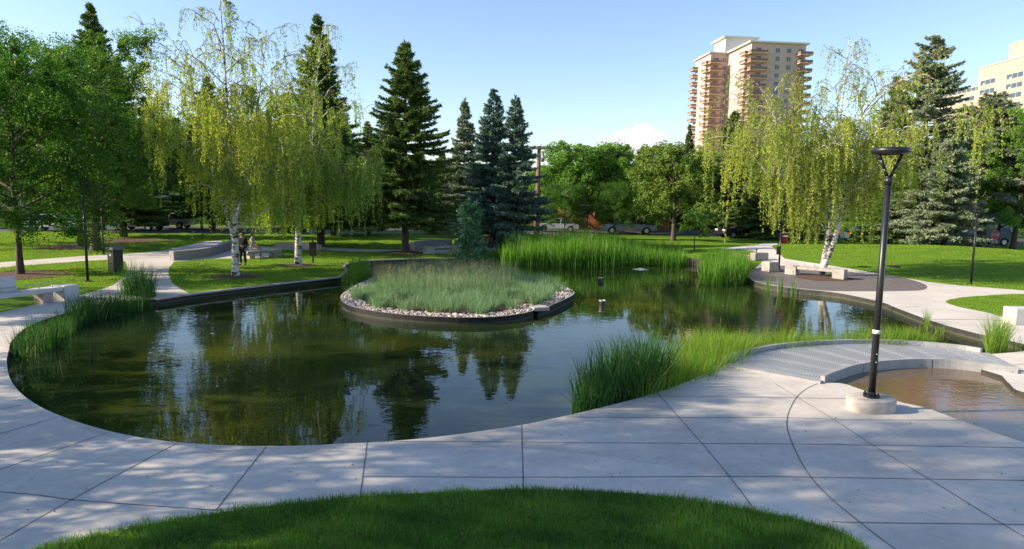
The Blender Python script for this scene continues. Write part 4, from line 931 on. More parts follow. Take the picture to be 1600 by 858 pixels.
# ------------------------------------------------------------------ LITTER BIN
p = gp(181, 424); t = thing('litter_bin', p, 'black rectangular recycling bin with grey sloped lid by the path', 'bin', rz=-.5)
bm = bmesh.new(); bbox(bm, (0, 0, .5), (.46, .46, 1.0)); bmobj('body', bm, black_m, t, bevel=.015)
bm = bmesh.new(); vs = bbox(bm, (0, 0, 1.055), (.52, .52, .10))
for v in vs:
    if v.co.y > 0 and v.co.z > 1.05: v.co.z += .07
bmobj('lid', bm, mat('bin_lid', (.16, .16, .17), .5), t, bevel=.01)
bm = bmesh.new()
for k in range(3):
    a = k*2.0944+math.pi/2; q = Vector((math.cos(a), 0, math.sin(a)))*.055; a2 = a+2.0944; q2 = Vector((math.cos(a2), 0, math.sin(a2)))*.055
    s = q.lerp(q2, .18); e = q.lerp(q2, .7); d = (e-s).normalized(); nn = Vector((-d.z, 0, d.x))
    vs = [s+nn*.011, s-nn*.011, e-nn*.011, e-nn*.024, e+d*.03, e+nn*.024, e+nn*.011]
    bm.faces.new([bm.verts.new((v.x, -.2335, v.z+.78)) for v in vs])
bmobj('recycling_symbol', bm, white_p, t)
bm = bmesh.new(); bbox(bm, (0, -.232, .93), (.3, .012, .09)); bmobj('slot', bm, mat('slot_dark', (.003, .003, .003), .9), t)

# ------------------------------------------------------------------ BENCHES, WALLS, BLOCKS
def local(t, a, b):
    d = b-a; t.rotation_euler.z = math.atan2(d.y, d.x); return d.length
def slab_bench(a, b, label, blocks=(1,), arms=(), back=None, h=.48, wd=.5, m_=None, mid_=()):
    """stone bench from a to b, blocks at ends"""
    m_ = m_ or stone_m; t = thing('stone_bench', a, label, 'bench'); L = local(t, a, b)
    bm = bmesh.new(); bbox(bm, (L/2, 0, h-.09), (L-.55*len(blocks), wd-.04, .14)); 
    o = bmobj('seat_slab', bm, m_, t, bevel=.012)
    if blocks == (1,): o.location.x = -.27
    if blocks == (0,): o.location.x = .27
    for e in blocks: bm = bmesh.new(); bbox(bm, (L*e+(-.27 if e else .27), 0, h/2), (.54, wd+.06, h)); bmobj('end_block', bm, m_, t, bevel=.015)
    for x in mid_: bm = bmesh.new(); bbox(bm, (L*x, 0, (h-.17)/2), (.36, wd-.12, h-.17)); bmobj('support', bm, pinkst_m, t, bevel=.01)
    for x in arms:
        bm = bmesh.new(); q = [(L*x-.22, 0, h-.03), (L*x-.22, 0, h+.14), (L*x+.22, 0, h+.14), (L*x+.22, 0, h-.03)]
        for c, d in zip(q, q[1:]): bcyl(bm, c, d, .014, .014, 8)
        bmobj('armrest', bm, galv_m, t)
    if back:
        bm = bmesh.new(); bbox(bm, (L*back, wd/2-.05, h+.22), (.85, .06, .5), rot=Matrix.Rotation(-.25, 4, 'X')); bmobj('backrest', bm, m_, t, bevel=.01)
    return t
white_c = mat('pale_concrete', (.56, .55, .53), .7, vscale=4, col2=(.47, .46, .45), bump=.15)
slab_bench(gp(-70, 493), gp(114, 466), 'long pale stone bench with steel armrests cut by the left frame edge', (1,), (.42, .62, .75), .41, .5, .55, white_c, (.72, .1))
slab_bench(gp(1229, 428), gp(1321, 437), 'sunlit stone bench with end blocks behind the right birch', (0, 1), (.22, .4, .58), None, .46, .45, stone_m, ())
slab_bench(gp(383, 405), gp(436, 401), 'grey bench on the small plaza where a person sits', (1,), (), None, .45, .5, granite_m, (.15,))
slab_bench(gp(664, 397), gp(712, 395), 'front stone bench with armrests on the far bank plaza', (0,), (.35, .6), None, .5, .5, stone_m, (.9,))
slab_bench(gp(800, 390), gp(836, 390), 'pale bench half hidden by reeds left of the cattails', (0, 1), (), None, .5, .5, stone_m, ())
def block(px, py, s, label, rz=.2, m_=None):
    p = gp(px, py); bm = bmesh.new(); bbox(bm, (0, 0, s[2]/2), s); o = bmobj('stone_block', bm, m_ or stone_m, bevel=.02); o.location = p; o.rotation_euler.z = rz
    return tag(o, label, 'block')
block(1203, 424, (.6, .6, .5), 'square pale stone block left of the post with the maroon panel', .35)
block(1603, 506, (1.1, .6, .52), 'bright white block on the small lawn at the right edge', 0, white_c)
block(1186, 407, (.9, .5, .45), 'low blue grey block beside the stone wall on the right path', .3, granite_m)
def low_wall(name, pxs, h, wd, m_, label, z=0):
    bm = bmesh.new(); L = smooth_line([Vector(gp(*q)[:2]) for q in pxs], 5); sweep(bm, L, wd, -.05, h); o = bmobj(name, bm, m_, bevel=.015)
    return tag(o, label, 'wall')
low_wall('granite_wall', [(268,407),(300,404),(330,399),(352,392),(366,386)], .5, .35, granite_m, 'curved granite seat wall beside the left path')
low_wall('granite_wall', [(644,393),(665,389),(690,387),(706,387)], .6, .35, granite_m, 'curved granite wall behind the far bank bench')
low_wall('granite_wall', [(712,388),(735,387),(757,387)], .55, .35, granite_m, 'straight granite wall behind the island conifer')
low_wall('granite_wall', [(768,387),(790,387),(800,387)], .5, .35, granite_m, 'short granite wall left of the two people in white')
low_wall('stone_wall', [(1146,402),(1158,405),(1172,406),(1182,402)], .55, .35, pinkst_m, 'pink stone seat wall behind the cattail clump on the right')
low_wall('stone_wall', [(430,388),(460,388),(485,390),(500,392)], .4, .3, pinkst_m, 'long low pinkish wall behind the forked birch')
p = gp(763, 387); t = thing('utility_cabinet', p, 'dark red cabinet between the granite walls', 'cabinet'); bm = bmesh.new(); bbox(bm, (0, 0, .36), (.62, .4, .72)); bmobj('body', bm, maroon, t, bevel=.02)
bm = bmesh.new(); bbox(bm, (0, 0, .74), (.68, .46, .05)); bmobj('lid', bm, maroon, t, bevel=.01)
bm = bmesh.new(); p = gp(1398, 401); lathe(bm, [(.001, .05), (.3, .05), (.34, .04), (.36, .0)], 24); o = bmobj('drain_cover', bm, steel_m); o.location = p; tag(o, 'small round dark drain cover in the right lawn', 'drain cover')

# ------------------------------------------------------------------ THINGS IN THE WATER
for x, y, lab, r, h in ((941, 478, 'nearer black cylinder standing in the pond right of the island', .13, .38), (939, 441, 'farther black cylinder with tilted top standing in the pond', .13, .38)):
    p = at(x, y, -.2); t = thing('pond_fixture', p, lab, 'fountain nozzle', 'black cylinders in the pond'); del t['group']
    bm = bmesh.new(); bcyl(bm, (0, 0, -.3), (0, 0, h-.2), r, r, 28); bmobj('housing', bm, black_m, t, True, .006)
    bm = bmesh.new(); lathe(bm, [(r*.80, h-.2), (r*1.04, h-.2), (r*1.04, h-.165), (r*.80, h-.165), (r*.80, h-.2)], 28); o = bmobj('top_rim', bm, galv_m, t, True)
    if y < 450: t.rotation_euler = (0, -.08, 0)
bm = bmesh.new(); rs = np.random.RandomState(8); rg = []
for j in range(9):
    r = .42*j/8; rg.append([bm.verts.new((r*math.cos(a)*1.1+.001, r*math.sin(a)*.8, max(-.01, .06*math.exp(-(r/.2)**2)+rs.normal()*.012*(1-j/8)+.004*(j < 8)))) for a in np.arange(20)/20*6.283])
for a, b_ in zip(rg, rg[1:]):
    for i in range(20): bm.faces.new((a[i], a[(i+1) % 20], b_[(i+1) % 20], b_[i]))
o = bmobj('fountain_bubble', bm, mat('aerated_water', (.45, .55, .60), .25, vscale=9, col2=(.12, .16, .12)), smooth=True); o.location = at(1001, 421, -.2); tag(o, 'small bubbling patch of pale water in front of the cattails', 'fountain')

# ------------------------------------------------------------------ UTILITY POLE
wood_m = mat('weathered_wood', (.20, .13, .09), .9, vscale=6, col2=(.12, .08, .06), bump=.5, bscale=20)
d_ = 66; p = far(838, d_, 366); zt = topz(843, 228, d_); t = thing('utility_pole', p, 'brown wooden utility pole with crossarm right of the blue spruces', 'utility pole')
bm = bmesh.new(); bcyl(bm, (0, 0, -.2), (.1, 0, zt), .30, .17, 14); bmobj('pole', bm, wood_m, t, True)
bm = bmesh.new(); bbox(bm, (.15, -.2, zt-.25), (2.6, .12, .14)); bmobj('crossarm', bm, wood_m, t, bevel=.01)
for x in (-1.0, -.4, .7, 1.3): bm = bmesh.new(); lathe(bm, [(.03, 0), (.05, .03), (.035, .07), (.05, .1), (.02, .16)], 10, 0, (x, -.2, zt-.18)); bmobj('insulator', bm, lens_m, t, True)
bm = bmesh.new(); bcyl(bm, (.45, -.1, zt-1.5), (.45, -.1, zt-.75), .16, .16, 14); bmobj('transformer', bm, galv_m, t, True)
wa = Acc()
for x, zz in ((-1.0, zt-.04), (-.4, zt-.04), (.7, zt-.04), (1.3, zt-.04), (.1, zt-2.0)):
    for sgn in (-1, 1):
        s = np.linspace(0, 1, 18); v, f = tube_np(np.c_[x+sgn*38*s, -.2+8*s*sgn, zz-3.0*s*(1-s)*1.1], np.full(18, .014), 4); wa.add(v, f)
wa.obj('wires', black_m, t)

# ------------------------------------------------------------------ RED SIGN
p = gp(1553, 389); t = thing('stop_sign', p, 'red octagonal sign on a red post beside the right edge elms', 'sign', rz=.15)
red_m = mat('sign_red', (.48, .02, .02), .45)
h_ = topz(1557, 360, p.y)-p.z
bm = bmesh.new(); bcyl(bm, (0, 0, -.05), (0, 0, h_-.75), .06, .06, 10); bcyl(bm, (0, 0.02, h_-.8), (0, 0.02, h_-.1), .025, .025, 8); bmobj('post', bm, red_m, t)
oc = [(math.cos(R(22.5+45*k)), math.sin(R(22.5+45*k))) for k in range(8)]
def disc(rad, y0, y1, zc):
    bm = bmesh.new(); a = [bm.verts.new((rad*x, y0, zc+rad*y)) for x, y in oc]; b = [bm.verts.new((rad*x, y1, zc+rad*y)) for x, y in oc]; bm.faces.new(a); bm.faces.new(b[::-1])
    for i in range(8): bm.faces.new((a[i], a[(i+1) % 8], b[(i+1) % 8], b[i]))
    return bm
zc = h_-.38
bmobj('rim', disc(.40, -.035, -.02, zc), white_p, t); bmobj('plate', disc(.375, -.04, -.036, zc), red_m, t)
bm = bmesh.new(); bbox(bm, (0, -.03, zc-.57), (.62, .02, .28)); bmobj('lower_plate', bm, mat('grey_plate', (.35, .35, .36), .5), t)
def text(s, size, loc, rot, m_, parent, name='lettering'):
    cu = bpy.data.curves.new(name, 'FONT'); cu.body = s; cu.size = size; cu.align_x = 'CENTER'; cu.align_y = 'CENTER'; cu.extrude = .003
    o = bpy.data.objects.new(name, cu); COL.objects.link(o); dg = bpy.context.evaluated_depsgraph_get(); me = bpy.data.meshes.new_from_object(o.evaluated_get(dg)); bpy.data.objects.remove(o)
    me.materials.clear(); me.materials.append(m_); o = bpy.data.objects.new(name, me); COL.objects.link(o); o.parent = parent; o.location = loc; o.rotation_euler = rot; return o
text('STOP', .27, (0, -.046, zc), (R(90), 0, 0), white_p, t)

# ------------------------------------------------------------------ VEHICLES
glass_m = mat('car_glass', (.02, .025, .03), .05, spec=.8); tyre_m = mat('tyre', (.02, .02, .02), .85); rim_m = mat('wheel_rim', (.45, .46, .48), .35, metal=.8)
lamp_m = mat('headlight_glass', (.65, .65, .62), .15); tail_m = mat('tail_light', (.35, .01, .01), .3)
def car(loc, rz, colr, kind, label, name='parked_car', cat='car'):
    t = thing(name, loc, label, cat, None, rz); pm = mat('car_paint_%02d%02d%02d' % tuple(int(c*99) for c in colr), colr, .25, metal=.3, spec=.6)
    if kind == 'pickup':
        L = 5.6; low = [(-2.8,.45),(-2.78,1.0),(-.75,1.02),(-.75,1.06),(1.15,1.06),(2.45,1.0),(2.78,.85),(2.8,.45)]; cab = [(-.7,1.06),(-.62,1.75),(.45,1.80),(1.25,1.06)]; W = 1.9; wr = .38; ax = 1.75
    elif kind == 'suv':
        L = 4.6; low = [(-2.3,.4),(-2.32,.95),(-2.1,1.02),(1.0,1.02),(2.0,.92),(2.28,.75),(2.3,.4)]; cab = [(-2.1,1.02),(-1.85,1.62),(.2,1.68),(1.05,1.02)]; W = 1.8; wr = .34; ax = 1.38
    else:
        L = 4.6; low = [(-2.3,.36),(-2.32,.82),(-1.7,.92),(1.0,.90),(2.0,.78),(2.28,.62),(2.3,.36)]; cab = [(-1.75,.92),(-1.05,1.40),(.15,1.43),(1.05,.90)]; W = 1.76; wr = .32; ax = 1.4
    low = [(x, z) for x, z in low]
    arch = []
    for c in (ax, -ax):
        for k in range(9): a = math.pi*k/8; arch.append((c+math.cos(a)*(wr+.07), .36+math.sin(a)*(wr+.05)))
    prof = low + arch
    bm = bmesh.new()
    for sgn in (-1,):
        a = [bm.verts.new((x, -W/2+(.05 if z > .9 else 0), z)) for x, z in prof]; b = [bm.verts.new((x, W/2-(.05 if z > .9 else 0), z)) for x, z in prof]
        f1 = bm.faces.new(a); f2 = bm.faces.new(b[::-1]); n = len(prof)
        for i in range(n): bm.faces.new((a[i], a[(i+1) % n], b[(i+1) % n], b[i]))
    bmesh.ops.triangulate(bm, faces=[f1, f2]); bmobj('body', bm, pm, t)
    def cabm(s, zoff, wy, nm, m_, roof):
        bm = bmesh.new(); c = cab; zm = max(z for _, z in c)
        a = [bm.verts.new((x*s if 0 else x, -(W/2-.06-(.16 if z > 1.2 else 0))*wy, z)) for x, z in c]; b = [bm.verts.new((x, (W/2-.06-(.16 if z > 1.2 else 0))*wy, z)) for x, z in c]
        bm.faces.new(a); bm.faces.new(b[::-1]); n = len(c)
        for i in range(n): bm.faces.new((a[i], a[(i+1) % n], b[(i+1) % n], b[i]))
        return bmobj(nm, bm, m_, t, bevel=.02)
    cabm(1, 0, 1, 'windows', glass_m, False)
    bm = bmesh.new(); c = cab; y = W/2-.06-.16
    bbox(bm, ((c[1][0]+c[2][0])/2, 0, (c[1][1]+c[2][1])/2+.015), (abs(c[2][0]-c[1][0])+.06, 2*y+.03, .045))
    for sg in (-1, 1):
        for (q0, q1) in ((c[0], c[1]), (c[3], c[2]), (((c[0][0]+c[3][0])/2-.05, c[0][1]), ((c[1][0]+c[2][0])/2, c[1][1]))): bcyl(bm, (q0[0], sg*(W/2-.055), q0[1]), (q1[0], sg*(y+.008), q1[1]), .04, .035, 6)
    bmobj('roof', bm, pm, t)
    for cx_ in (ax, -ax):
        for sg in (-1, 1):
            bm = bmesh.new(); bcyl(bm, (cx_, sg*(W/2-.22), wr), (cx_, sg*(W/2+.005), wr), wr, wr, 22); wh = bmobj('wheel', bm, tyre_m, t, False, .02)
            bm = bmesh.new(); bcyl(bm, (cx_, sg*(W/2-.03), wr), (cx_, sg*(W/2+.015), wr), wr*.62, wr*.58, 14); bmobj('rim', bm, rim_m, wh)
    for sg in (-1, 1):
        bm = bmesh.new(); bbox(bm, (L/2-.08, sg*(W/2-.28), .68 if kind == 'sedan' else .8), (.16, .42, .16)); bmobj('headlight', bm, lamp_m, t, bevel=.03)
        bm = bmesh.new(); bbox(bm, (-L/2+.01, sg*(W/2-.22), .75 if kind == 'sedan' else .85), (.06, .3, .2)); bmobj('tail_light', bm, tail_m, t, bevel=.01)
        bm = bmesh.new(); bbox(bm, (cab[3][0]-.1, sg*(W/2+.06), cab[3][1]+.05), (.12, .2, .13)); bmobj('mirror', bm, pm, t, bevel=.02)
    if kind == 'pickup':
        bm = bmesh.new(); bbox(bm, (-1.75, 0, 1.025), (1.9, W-.25, .012)); bmobj('truck_bed', bm, tyre_m, t)
    return t
def cp(x, d): q = far(x, d); q.z = ht(q.x, q.y)+.01; return q
car(cp(84, 60), .05, (.62, .63, .65), 'sedan', 'white car parked in the street behind the left linden')
car(cp(-5, 62), .05, (.25, .05, .06), 'suv', 'dark red car cut by the left frame edge')
car(cp(216, 63), -.1+math.pi, (.03, .033, .036), 'suv', 'dark car parked behind the thick spruce trunk'); bpy.data.objects
car(cp(130, 72), .1, (.4, .45, .5), 'sedan', 'blue grey car farther back behind the elm trunk')
car(cp(262, 67), math.pi, (.5, .52, .55), 'sedan', 'silver car behind the leftmost birch strands')
car(cp(705, 70), .1, (.55, .57, .6), 'suv', 'pale car seen under the spruces behind the far bank plaza')
car(cp(655, 72), .1, (.12, .2, .3), 'sedan', 'dark blue car left of the pale one under the spruces')
car(cp(872, 73), math.pi-.1, (.42, .43, .46), 'sedan', 'silver car on the gravel lot right of the utility pole')
car(cp(984, 71), math.pi-.05, (.17, .19, .21), 'pickup', 'grey pickup truck parked behind the cattails', 'pickup_truck', 'pickup')
car(cp(1160, 67), math.pi+.3, (.02, .022, .028), 'suv', 'black car half hidden left of the right path')
car(cp(1192, 73), 0.2, (.03, .05, .12), 'suv', 'dark blue car at the end of the right path')
car(cp(1542, 62), math.pi, (.015, .015, .017), 'suv', 'black vehicle left of the red sign')
car(cp(1360, 64), .1, (.06, .12, .13), 'sedan', 'dark teal car beyond the rise behind the near lamp post')

# ------------------------------------------------------------------ BUILDINGS
brick_m = mat('salmon_brick', (.57, .42, .37), .85, vscale=.6, col2=(.52, .38, .335), bump=.2, bscale=8)
cream_m = mat('cream_render', (.44, .37, .28), .85, vscale=.35, col2=(.40, .335, .255))
slab_m = mat('balcony_slab', (.55, .42, .33), .8); roofw = mat('roof_edge', (.62, .60, .55), .7)
rail_m = mat('balcony_rail', (.26, .16, .12), .7, vscale=3, col2=(.17, .11, .09)); win_m = mat('window_glass', (.06, .085, .11), .12, spec=.9); wf_m = mat('window_frame', (.55, .52, .48), .6)  # railing brown is darkened to stand in for shadow on the balconies
def share(o, parent, loc, rz=0):
    c = o.copy(); COL.objects.link(c); c.parent = parent; c.location = loc; c.rotation_euler.z = rz
    return c
dT = 236; r_ = ray(1168, 66); pT = Vector((r_.x*dT/r_.y+1.5, dT, 0)); zTop = topz(1168, 66, dT); NST = 20; sh_ = (zTop-1.2)/NST
tw = thing('apartment_tower', pT, 'tall salmon brick apartment tower with corner balconies behind the right birch', 'building', None, R(6))
bm = bmesh.new(); bbox(bm, (9.6, 10.5, zTop/2), (19.2, 21, zTop)); bmobj('front_wing', bm, brick_m, tw)
bm = bmesh.new(); bbox(bm, (-2.0, 26.5, zTop/2), (9.0, 15, zTop-.02)); bmobj('rear_wing', bm, brick_m, tw)
bm = bmesh.new(); bbox(bm, (9.6, 10.5, zTop+.25), (21, 22.6, .5)); bbox(bm, (-2.0, 26.5, zTop+.2), (10.4, 16.4, .5)); bmobj('roof', bm, roofw, tw)
bm = bmesh.new(); bbox(bm, (4, 23, zTop+2.8), (11.5, 10, 5.2)); ph_ = bmobj('penthouse', bm, mat('penthouse_wall', (.66, .64, .60), .8), tw)
bm = bmesh.new(); bbox(bm, (4, 23, zTop+5.65), (13.5, 12, .5)); bmobj('penthouse_roof', bm, roofw, ph_)
bm = bmesh.new(); bbox(bm, (6.5, 17.97, zTop+3.6), (1.6, .05, 1.3)); bmobj('window', bm, win_m, tw)
def balcony(parent, x, y, z, sx, sy, nm='balcony', rz=0):
    bm = bmesh.new(); bbox(bm, (0, 0, 0), (sx, sy, .22)); 
    o = bmobj(nm, bm, slab_m, parent); o.location = (x, y, z); o.rotation_euler.z = rz
    bm = bmesh.new()
    for a, b_, c, d in ((0, -sy/2+.05, sx, .07), (-sx/2+.05, 0, .07, sy), (sx/2-.05, 0, .07, sy)): bbox(bm, (a, b_, .62), (c, d, .85))
    return o, bmobj('railing', bm, rail_m, o)
proto, prail = balcony(tw, -.3, -.3, 3, 6.0, 3.6)
def bcopy(x, y, z, s=(1, 1, 1)):
    c = proto.copy(); COL.objects.link(c); c.parent = tw; c.location = (x, y, z); c.scale = s
    d = prail.copy(); COL.objects.link(d); d.parent = c
bm = bmesh.new(); bbox(bm, (0, 0, 0), (1.5, .08, 1.5)); wproto = bmobj('window', bm, win_m, tw)
bm = bmesh.new()
for a, b_, c, d in ((0, .78, 1.66, .1), (0, -.78, 1.66, .1), (-.78, 0, .1, 1.5), (.78, 0, .1, 1.5), (0, 0, .07, 1.5)): bbox(bm, (a, -.04, b_), (c, .06, d))
wfp = bmobj('frame', bm, wf_m, wproto)
bm = bmesh.new(); bbox(bm, (0, 0, 0), (1.9, .06, 2.05)); dproto = bmobj('balcony_door', bm, win_m, tw)
def wcopy(src, fr, par, loc, rz):
    c = src.copy(); COL.objects.link(c); c.parent = par; c.location = loc; c.rotation_euler.z = rz
    if fr: d = fr.copy(); COL.objects.link(d); d.parent = c
first = True
for k in range(6, NST):
    z = k*sh_+.15
    if first: proto.location = (1.7, -.9, z); wproto.location = (9.2, -.03, z+1.5); dproto.location = (2.6, -.02, z+1.15); first = False
    else: bcopy(1.7, -.9, z); wcopy(wproto, wfp, tw, (9.2, -.03, z+1.5), 0); wcopy(dproto, None, tw, (2.6, -.02, z+1.15), 0)
    wcopy(wproto, wfp, tw, (13.2, -.03, z+1.5), 0)
    bcopy(18.2, -.9, z, (.75, 1, 1)); wcopy(dproto, None, tw, (17.6, -.02, z+1.15), 0)
    bcopy(-1.0, 2.2, z, (.42, 1.3, 1)); 
    bcopy(-5.2, 18.1, z, (.75, 1, 1)); wcopy(dproto, None, tw, (-4.4, 18.97, z+1.15), 0); bcopy(-7.2, 21.0, z, (.35, 1.3, 1))
    bcopy(-7.2, 33, z, (.45, 1.2, 1))
    wcopy(wproto, wfp, tw, (-1.4, 18.96, z+1.5), 0)
    if k > 10:
        wcopy(wproto, wfp, tw, (-.03, 8, z+1.5), -math.pi/2); wcopy(wproto, wfp, tw, (-6.53, 27, z+1.5), -math.pi/2)
for fx, fy, fw in ((9.6, -.02, 19.1), (-2.0, 18.97, 8.9)):
    bm = bmesh.new()
    for k in range(6, NST+1): bbox(bm, (fx, fy, k*sh_+.1), (fw, .06, .16))
    bbox(bm, (fx, fy+.03, 7*sh_), (fw, .03, 2*sh_))
    bmobj('floor_band', bm, slab_m, tw)

# beige slab building on the right: its long face looks left towards the sun
X0 = ray(1531, 107).x*229/ray(1531, 107).y; zM = topz(1531, 107, 229); zL = topz(1531, 130, 229); hb = thing('beige_apartment_block', (X0, 229, 0), 'beige apartment block with stepped roof at the right edge', 'building')
bm = bmesh.new(); bbox(bm, (10, -26, zM/2), (20, 52, zM)); bmobj('main_wing', bm, cream_m, hb)
bm = bmesh.new(); bbox(bm, (11.2, 12, zL/2-.4), (20, 23.9, zL-.8)); bmobj('lower_wing', bm, cream_m, hb)
zP = topz(1564, 70, 219); bm = bmesh.new(); bbox(bm, (12, -25, (zM+zP)/2), (20, 30, zP-zM)); bmobj('penthouse', bm, cream_m, hb)
bm = bmesh.new(); bbox(bm, (16, -20, zP+2), (6, 8, 4)); bmobj('roof_box', bm, roofw, hb)
bm = bmesh.new(); bbox(bm, (11.4, 12, zL-.5), (20.4, 24.1, .25)); bbox(bm, (10, -26, zM+.12), (20.5, 52.5, .25)); bbox(bm, (12, -25, zP+.12), (20.4, 30.4, .25)); bmobj('roof_edge', bm, roofw, hb)
bm = bmesh.new()
for y in np.arange(1.5, 22, 2.4): bbox(bm, (1.15, y, zL-1.3), (.1, 1.9, .9))
bmobj('clerestory_window', bm, win_m, hb)
# recessed window bays: dark recess, panes and a pale air conditioner
bm = bmesh.new(); bbox(bm, (0, 0, 0), (.06, 7.0, 1.7)); rp_ = bmobj('window', bm, win_m, hb)
bm = bmesh.new()
for y in (-3.5, -1.2, 1.2, 3.5): bbox(bm, (-.03, y, 0), (.05, .12, 1.5))
bbox(bm, (-.04, 0, .78), (.08, 7.2, .1)); bbox(bm, (-.04, 0, -.78), (.08, 7.2, .1)); rfr = bmobj('frame', bm, wf_m, rp_)
bm = bmesh.new(); bbox(bm, (-.12, 1.6, -.5), (.24, .7, .45)); rac = bmobj('air_conditioner', bm, roofw, rp_)
def bay(x, y, z):
    c = rp_.copy(); COL.objects.link(c); c.parent = hb; c.location = (x, y, z)
    for s_ in (rfr, rac): d = s_.copy(); COL.objects.link(d); d.parent = c
fst = True
for k in range(9):
    for (x, y, zt_) in ((-.02, -4.6, zM-5.0), (-.02, -16.5, zM-5.0), (-.02, -26, zM-5.0), (1.18, 6.5, zL-4.2), (1.18, 16.5, zL-4.2)):
        z = zt_-k*2.95
        if fst: rp_.location = (x, y, z); fst = False
        else: bay(x, y, z)

# low houses across the street
def house(x, d, w_, dp, h, wallm, roofm, label, rz=0, gable=True, nwin=3):
    t = thing('house', far(x, d), label, 'house', None, rz); bm = bmesh.new(); bbox(bm, (0, 0, h/2), (w_, dp, h)); bmobj('wall', bm, wallm, t)
    bm = bmesh.new(); e = .35; rh = w_*.22 if gable else .5
    v = [bm.verts.new(q) for q in ((-w_/2-e, -dp/2-e, h), (w_/2+e, -dp/2-e, h), (w_/2+e, dp/2+e, h), (-w_/2-e, dp/2+e, h), (-w_/2*.55, 0, h+rh), (w_/2*.55, 0, h+rh))]
    for f in ((0, 1, 5, 4), (1, 2, 5), (2, 3, 4, 5), (3, 0, 4), (3, 2, 1, 0)): bm.faces.new([v[i] for i in f])
    bmobj('roof', bm, roofm, t)
    for i in range(nwin):
        xx = -w_/2+w_*(i+.7)/(nwin+.4); bm = bmesh.new(); bbox(bm, (xx, -dp/2-.02, h*.58), (w_*.12, .08, h*.3)); o = bmobj('window', bm, win_m, t)
        bm = bmesh.new()
        for a, c in ((-1, .1), (1, .1)): bbox(bm, (xx+a*w_*.065, -dp/2-.05, h*.58), (.1, .08, h*.34))
        bbox(bm, (xx, -dp/2-.05, h*.58+h*.17), (w_*.14, .08, .1)); bmobj('frame', bm, white_p, o)
    bm = bmesh.new(); bbox(bm, (w_*.36, -dp/2-.02, 1.05), (1, .1, 2.1)); bmobj('door', bm, mat('door_brown', (.14, .07, .04), .6), t)
    bm = bmesh.new(); bbox(bm, (w_*.2, 0, h+rh*.9), (.7, .7, 1.4)); bmobj('chimney', bm, mat('chimney_brick', (.25, .13, .09), .9), t)
tan_m = mat('tan_siding', (.50, .38, .29), .85, vscale=2, col2=(.42, .31, .24)); org_m = mat('orange_brick', (.46, .17, .07), .85, vscale=3, col2=(.34, .13, .06)); shing = mat('shingles', (.13, .11, .10), .9, vscale=6, col2=(.08, .07, .065)); bluew = mat('pale_blue_siding', (.42, .48, .55), .8)
house(868, 92, 9, 8, 3.2, tan_m, shing, 'tan house behind the silver car on the gravel lot', .1)
house(955, 86, 13, 9, 3.6, org_m, shing, 'orange brick house behind the grey pickup', -.05, nwin=4)
house(232, 88, 12, 8, 3.4, bluew, shing, 'pale blue house behind the leftmost birch')
house(60, 90, 13, 9, 3.5, tan_m, shing, 'tan house behind the left linden')
house(410, 92, 14, 9, 3.6, bluew, shing, 'pale house far behind the two birches')
house(700, 96, 14, 9, 3.6, tan_m, shing, 'tan house behind the spruces left of the pole')
house(1210, 90, 12, 8, 3.4, bluew, shing, 'grey house at the far end of the right path')
house(1545, 84, 13, 8, 3.8, bluew, shing, 'pale blue building behind the red sign')

# ------------------------------------------------------------------ PEOPLE
skin_m = mat('skin', (.45, .27, .20), .6); hair_m = mat('dark_hair', (.03, .02, .015), .7)
def skinned(name, joints, bones, m_, parent, sub=2):
    """one continuous surface grown round connected joints {name: (co, radius)}"""
    me = bpy.data.meshes.new(name); ks = list(joints); ix = {k: i for i, k in enumerate(ks)}
    me.from_pydata([joints[k][0] for k in ks], [(ix[a], ix[b]) for a, b in bones], []); o = bpy.data.objects.new(name, me); COL.objects.link(o)
    md = o.modifiers.new('s', 'SKIN'); md.use_smooth_shade = True
    for i, k in enumerate(ks):
        r = joints[k][1]; sv = me.skin_vertices[0].data[i]; sv.radius = (r, r) if not isinstance(r, tuple) else r; sv.use_root = (i == 0)
    o.modifiers.new('u', 'SUBSURF').levels = sub; o.modifiers['u'].render_levels = sub
    dg = bpy.context.evaluated_depsgraph_get(); me2 = bpy.data.meshes.new_from_object(o.evaluated_get(dg)); bpy.data.objects.remove(o)
    me2.materials.clear(); me2.materials.append(m_); o = bpy.data.objects.new(name, me2); COL.objects.link(o); o.parent = parent
    for p_ in me2.polygons: p_.use_smooth = True
    return o
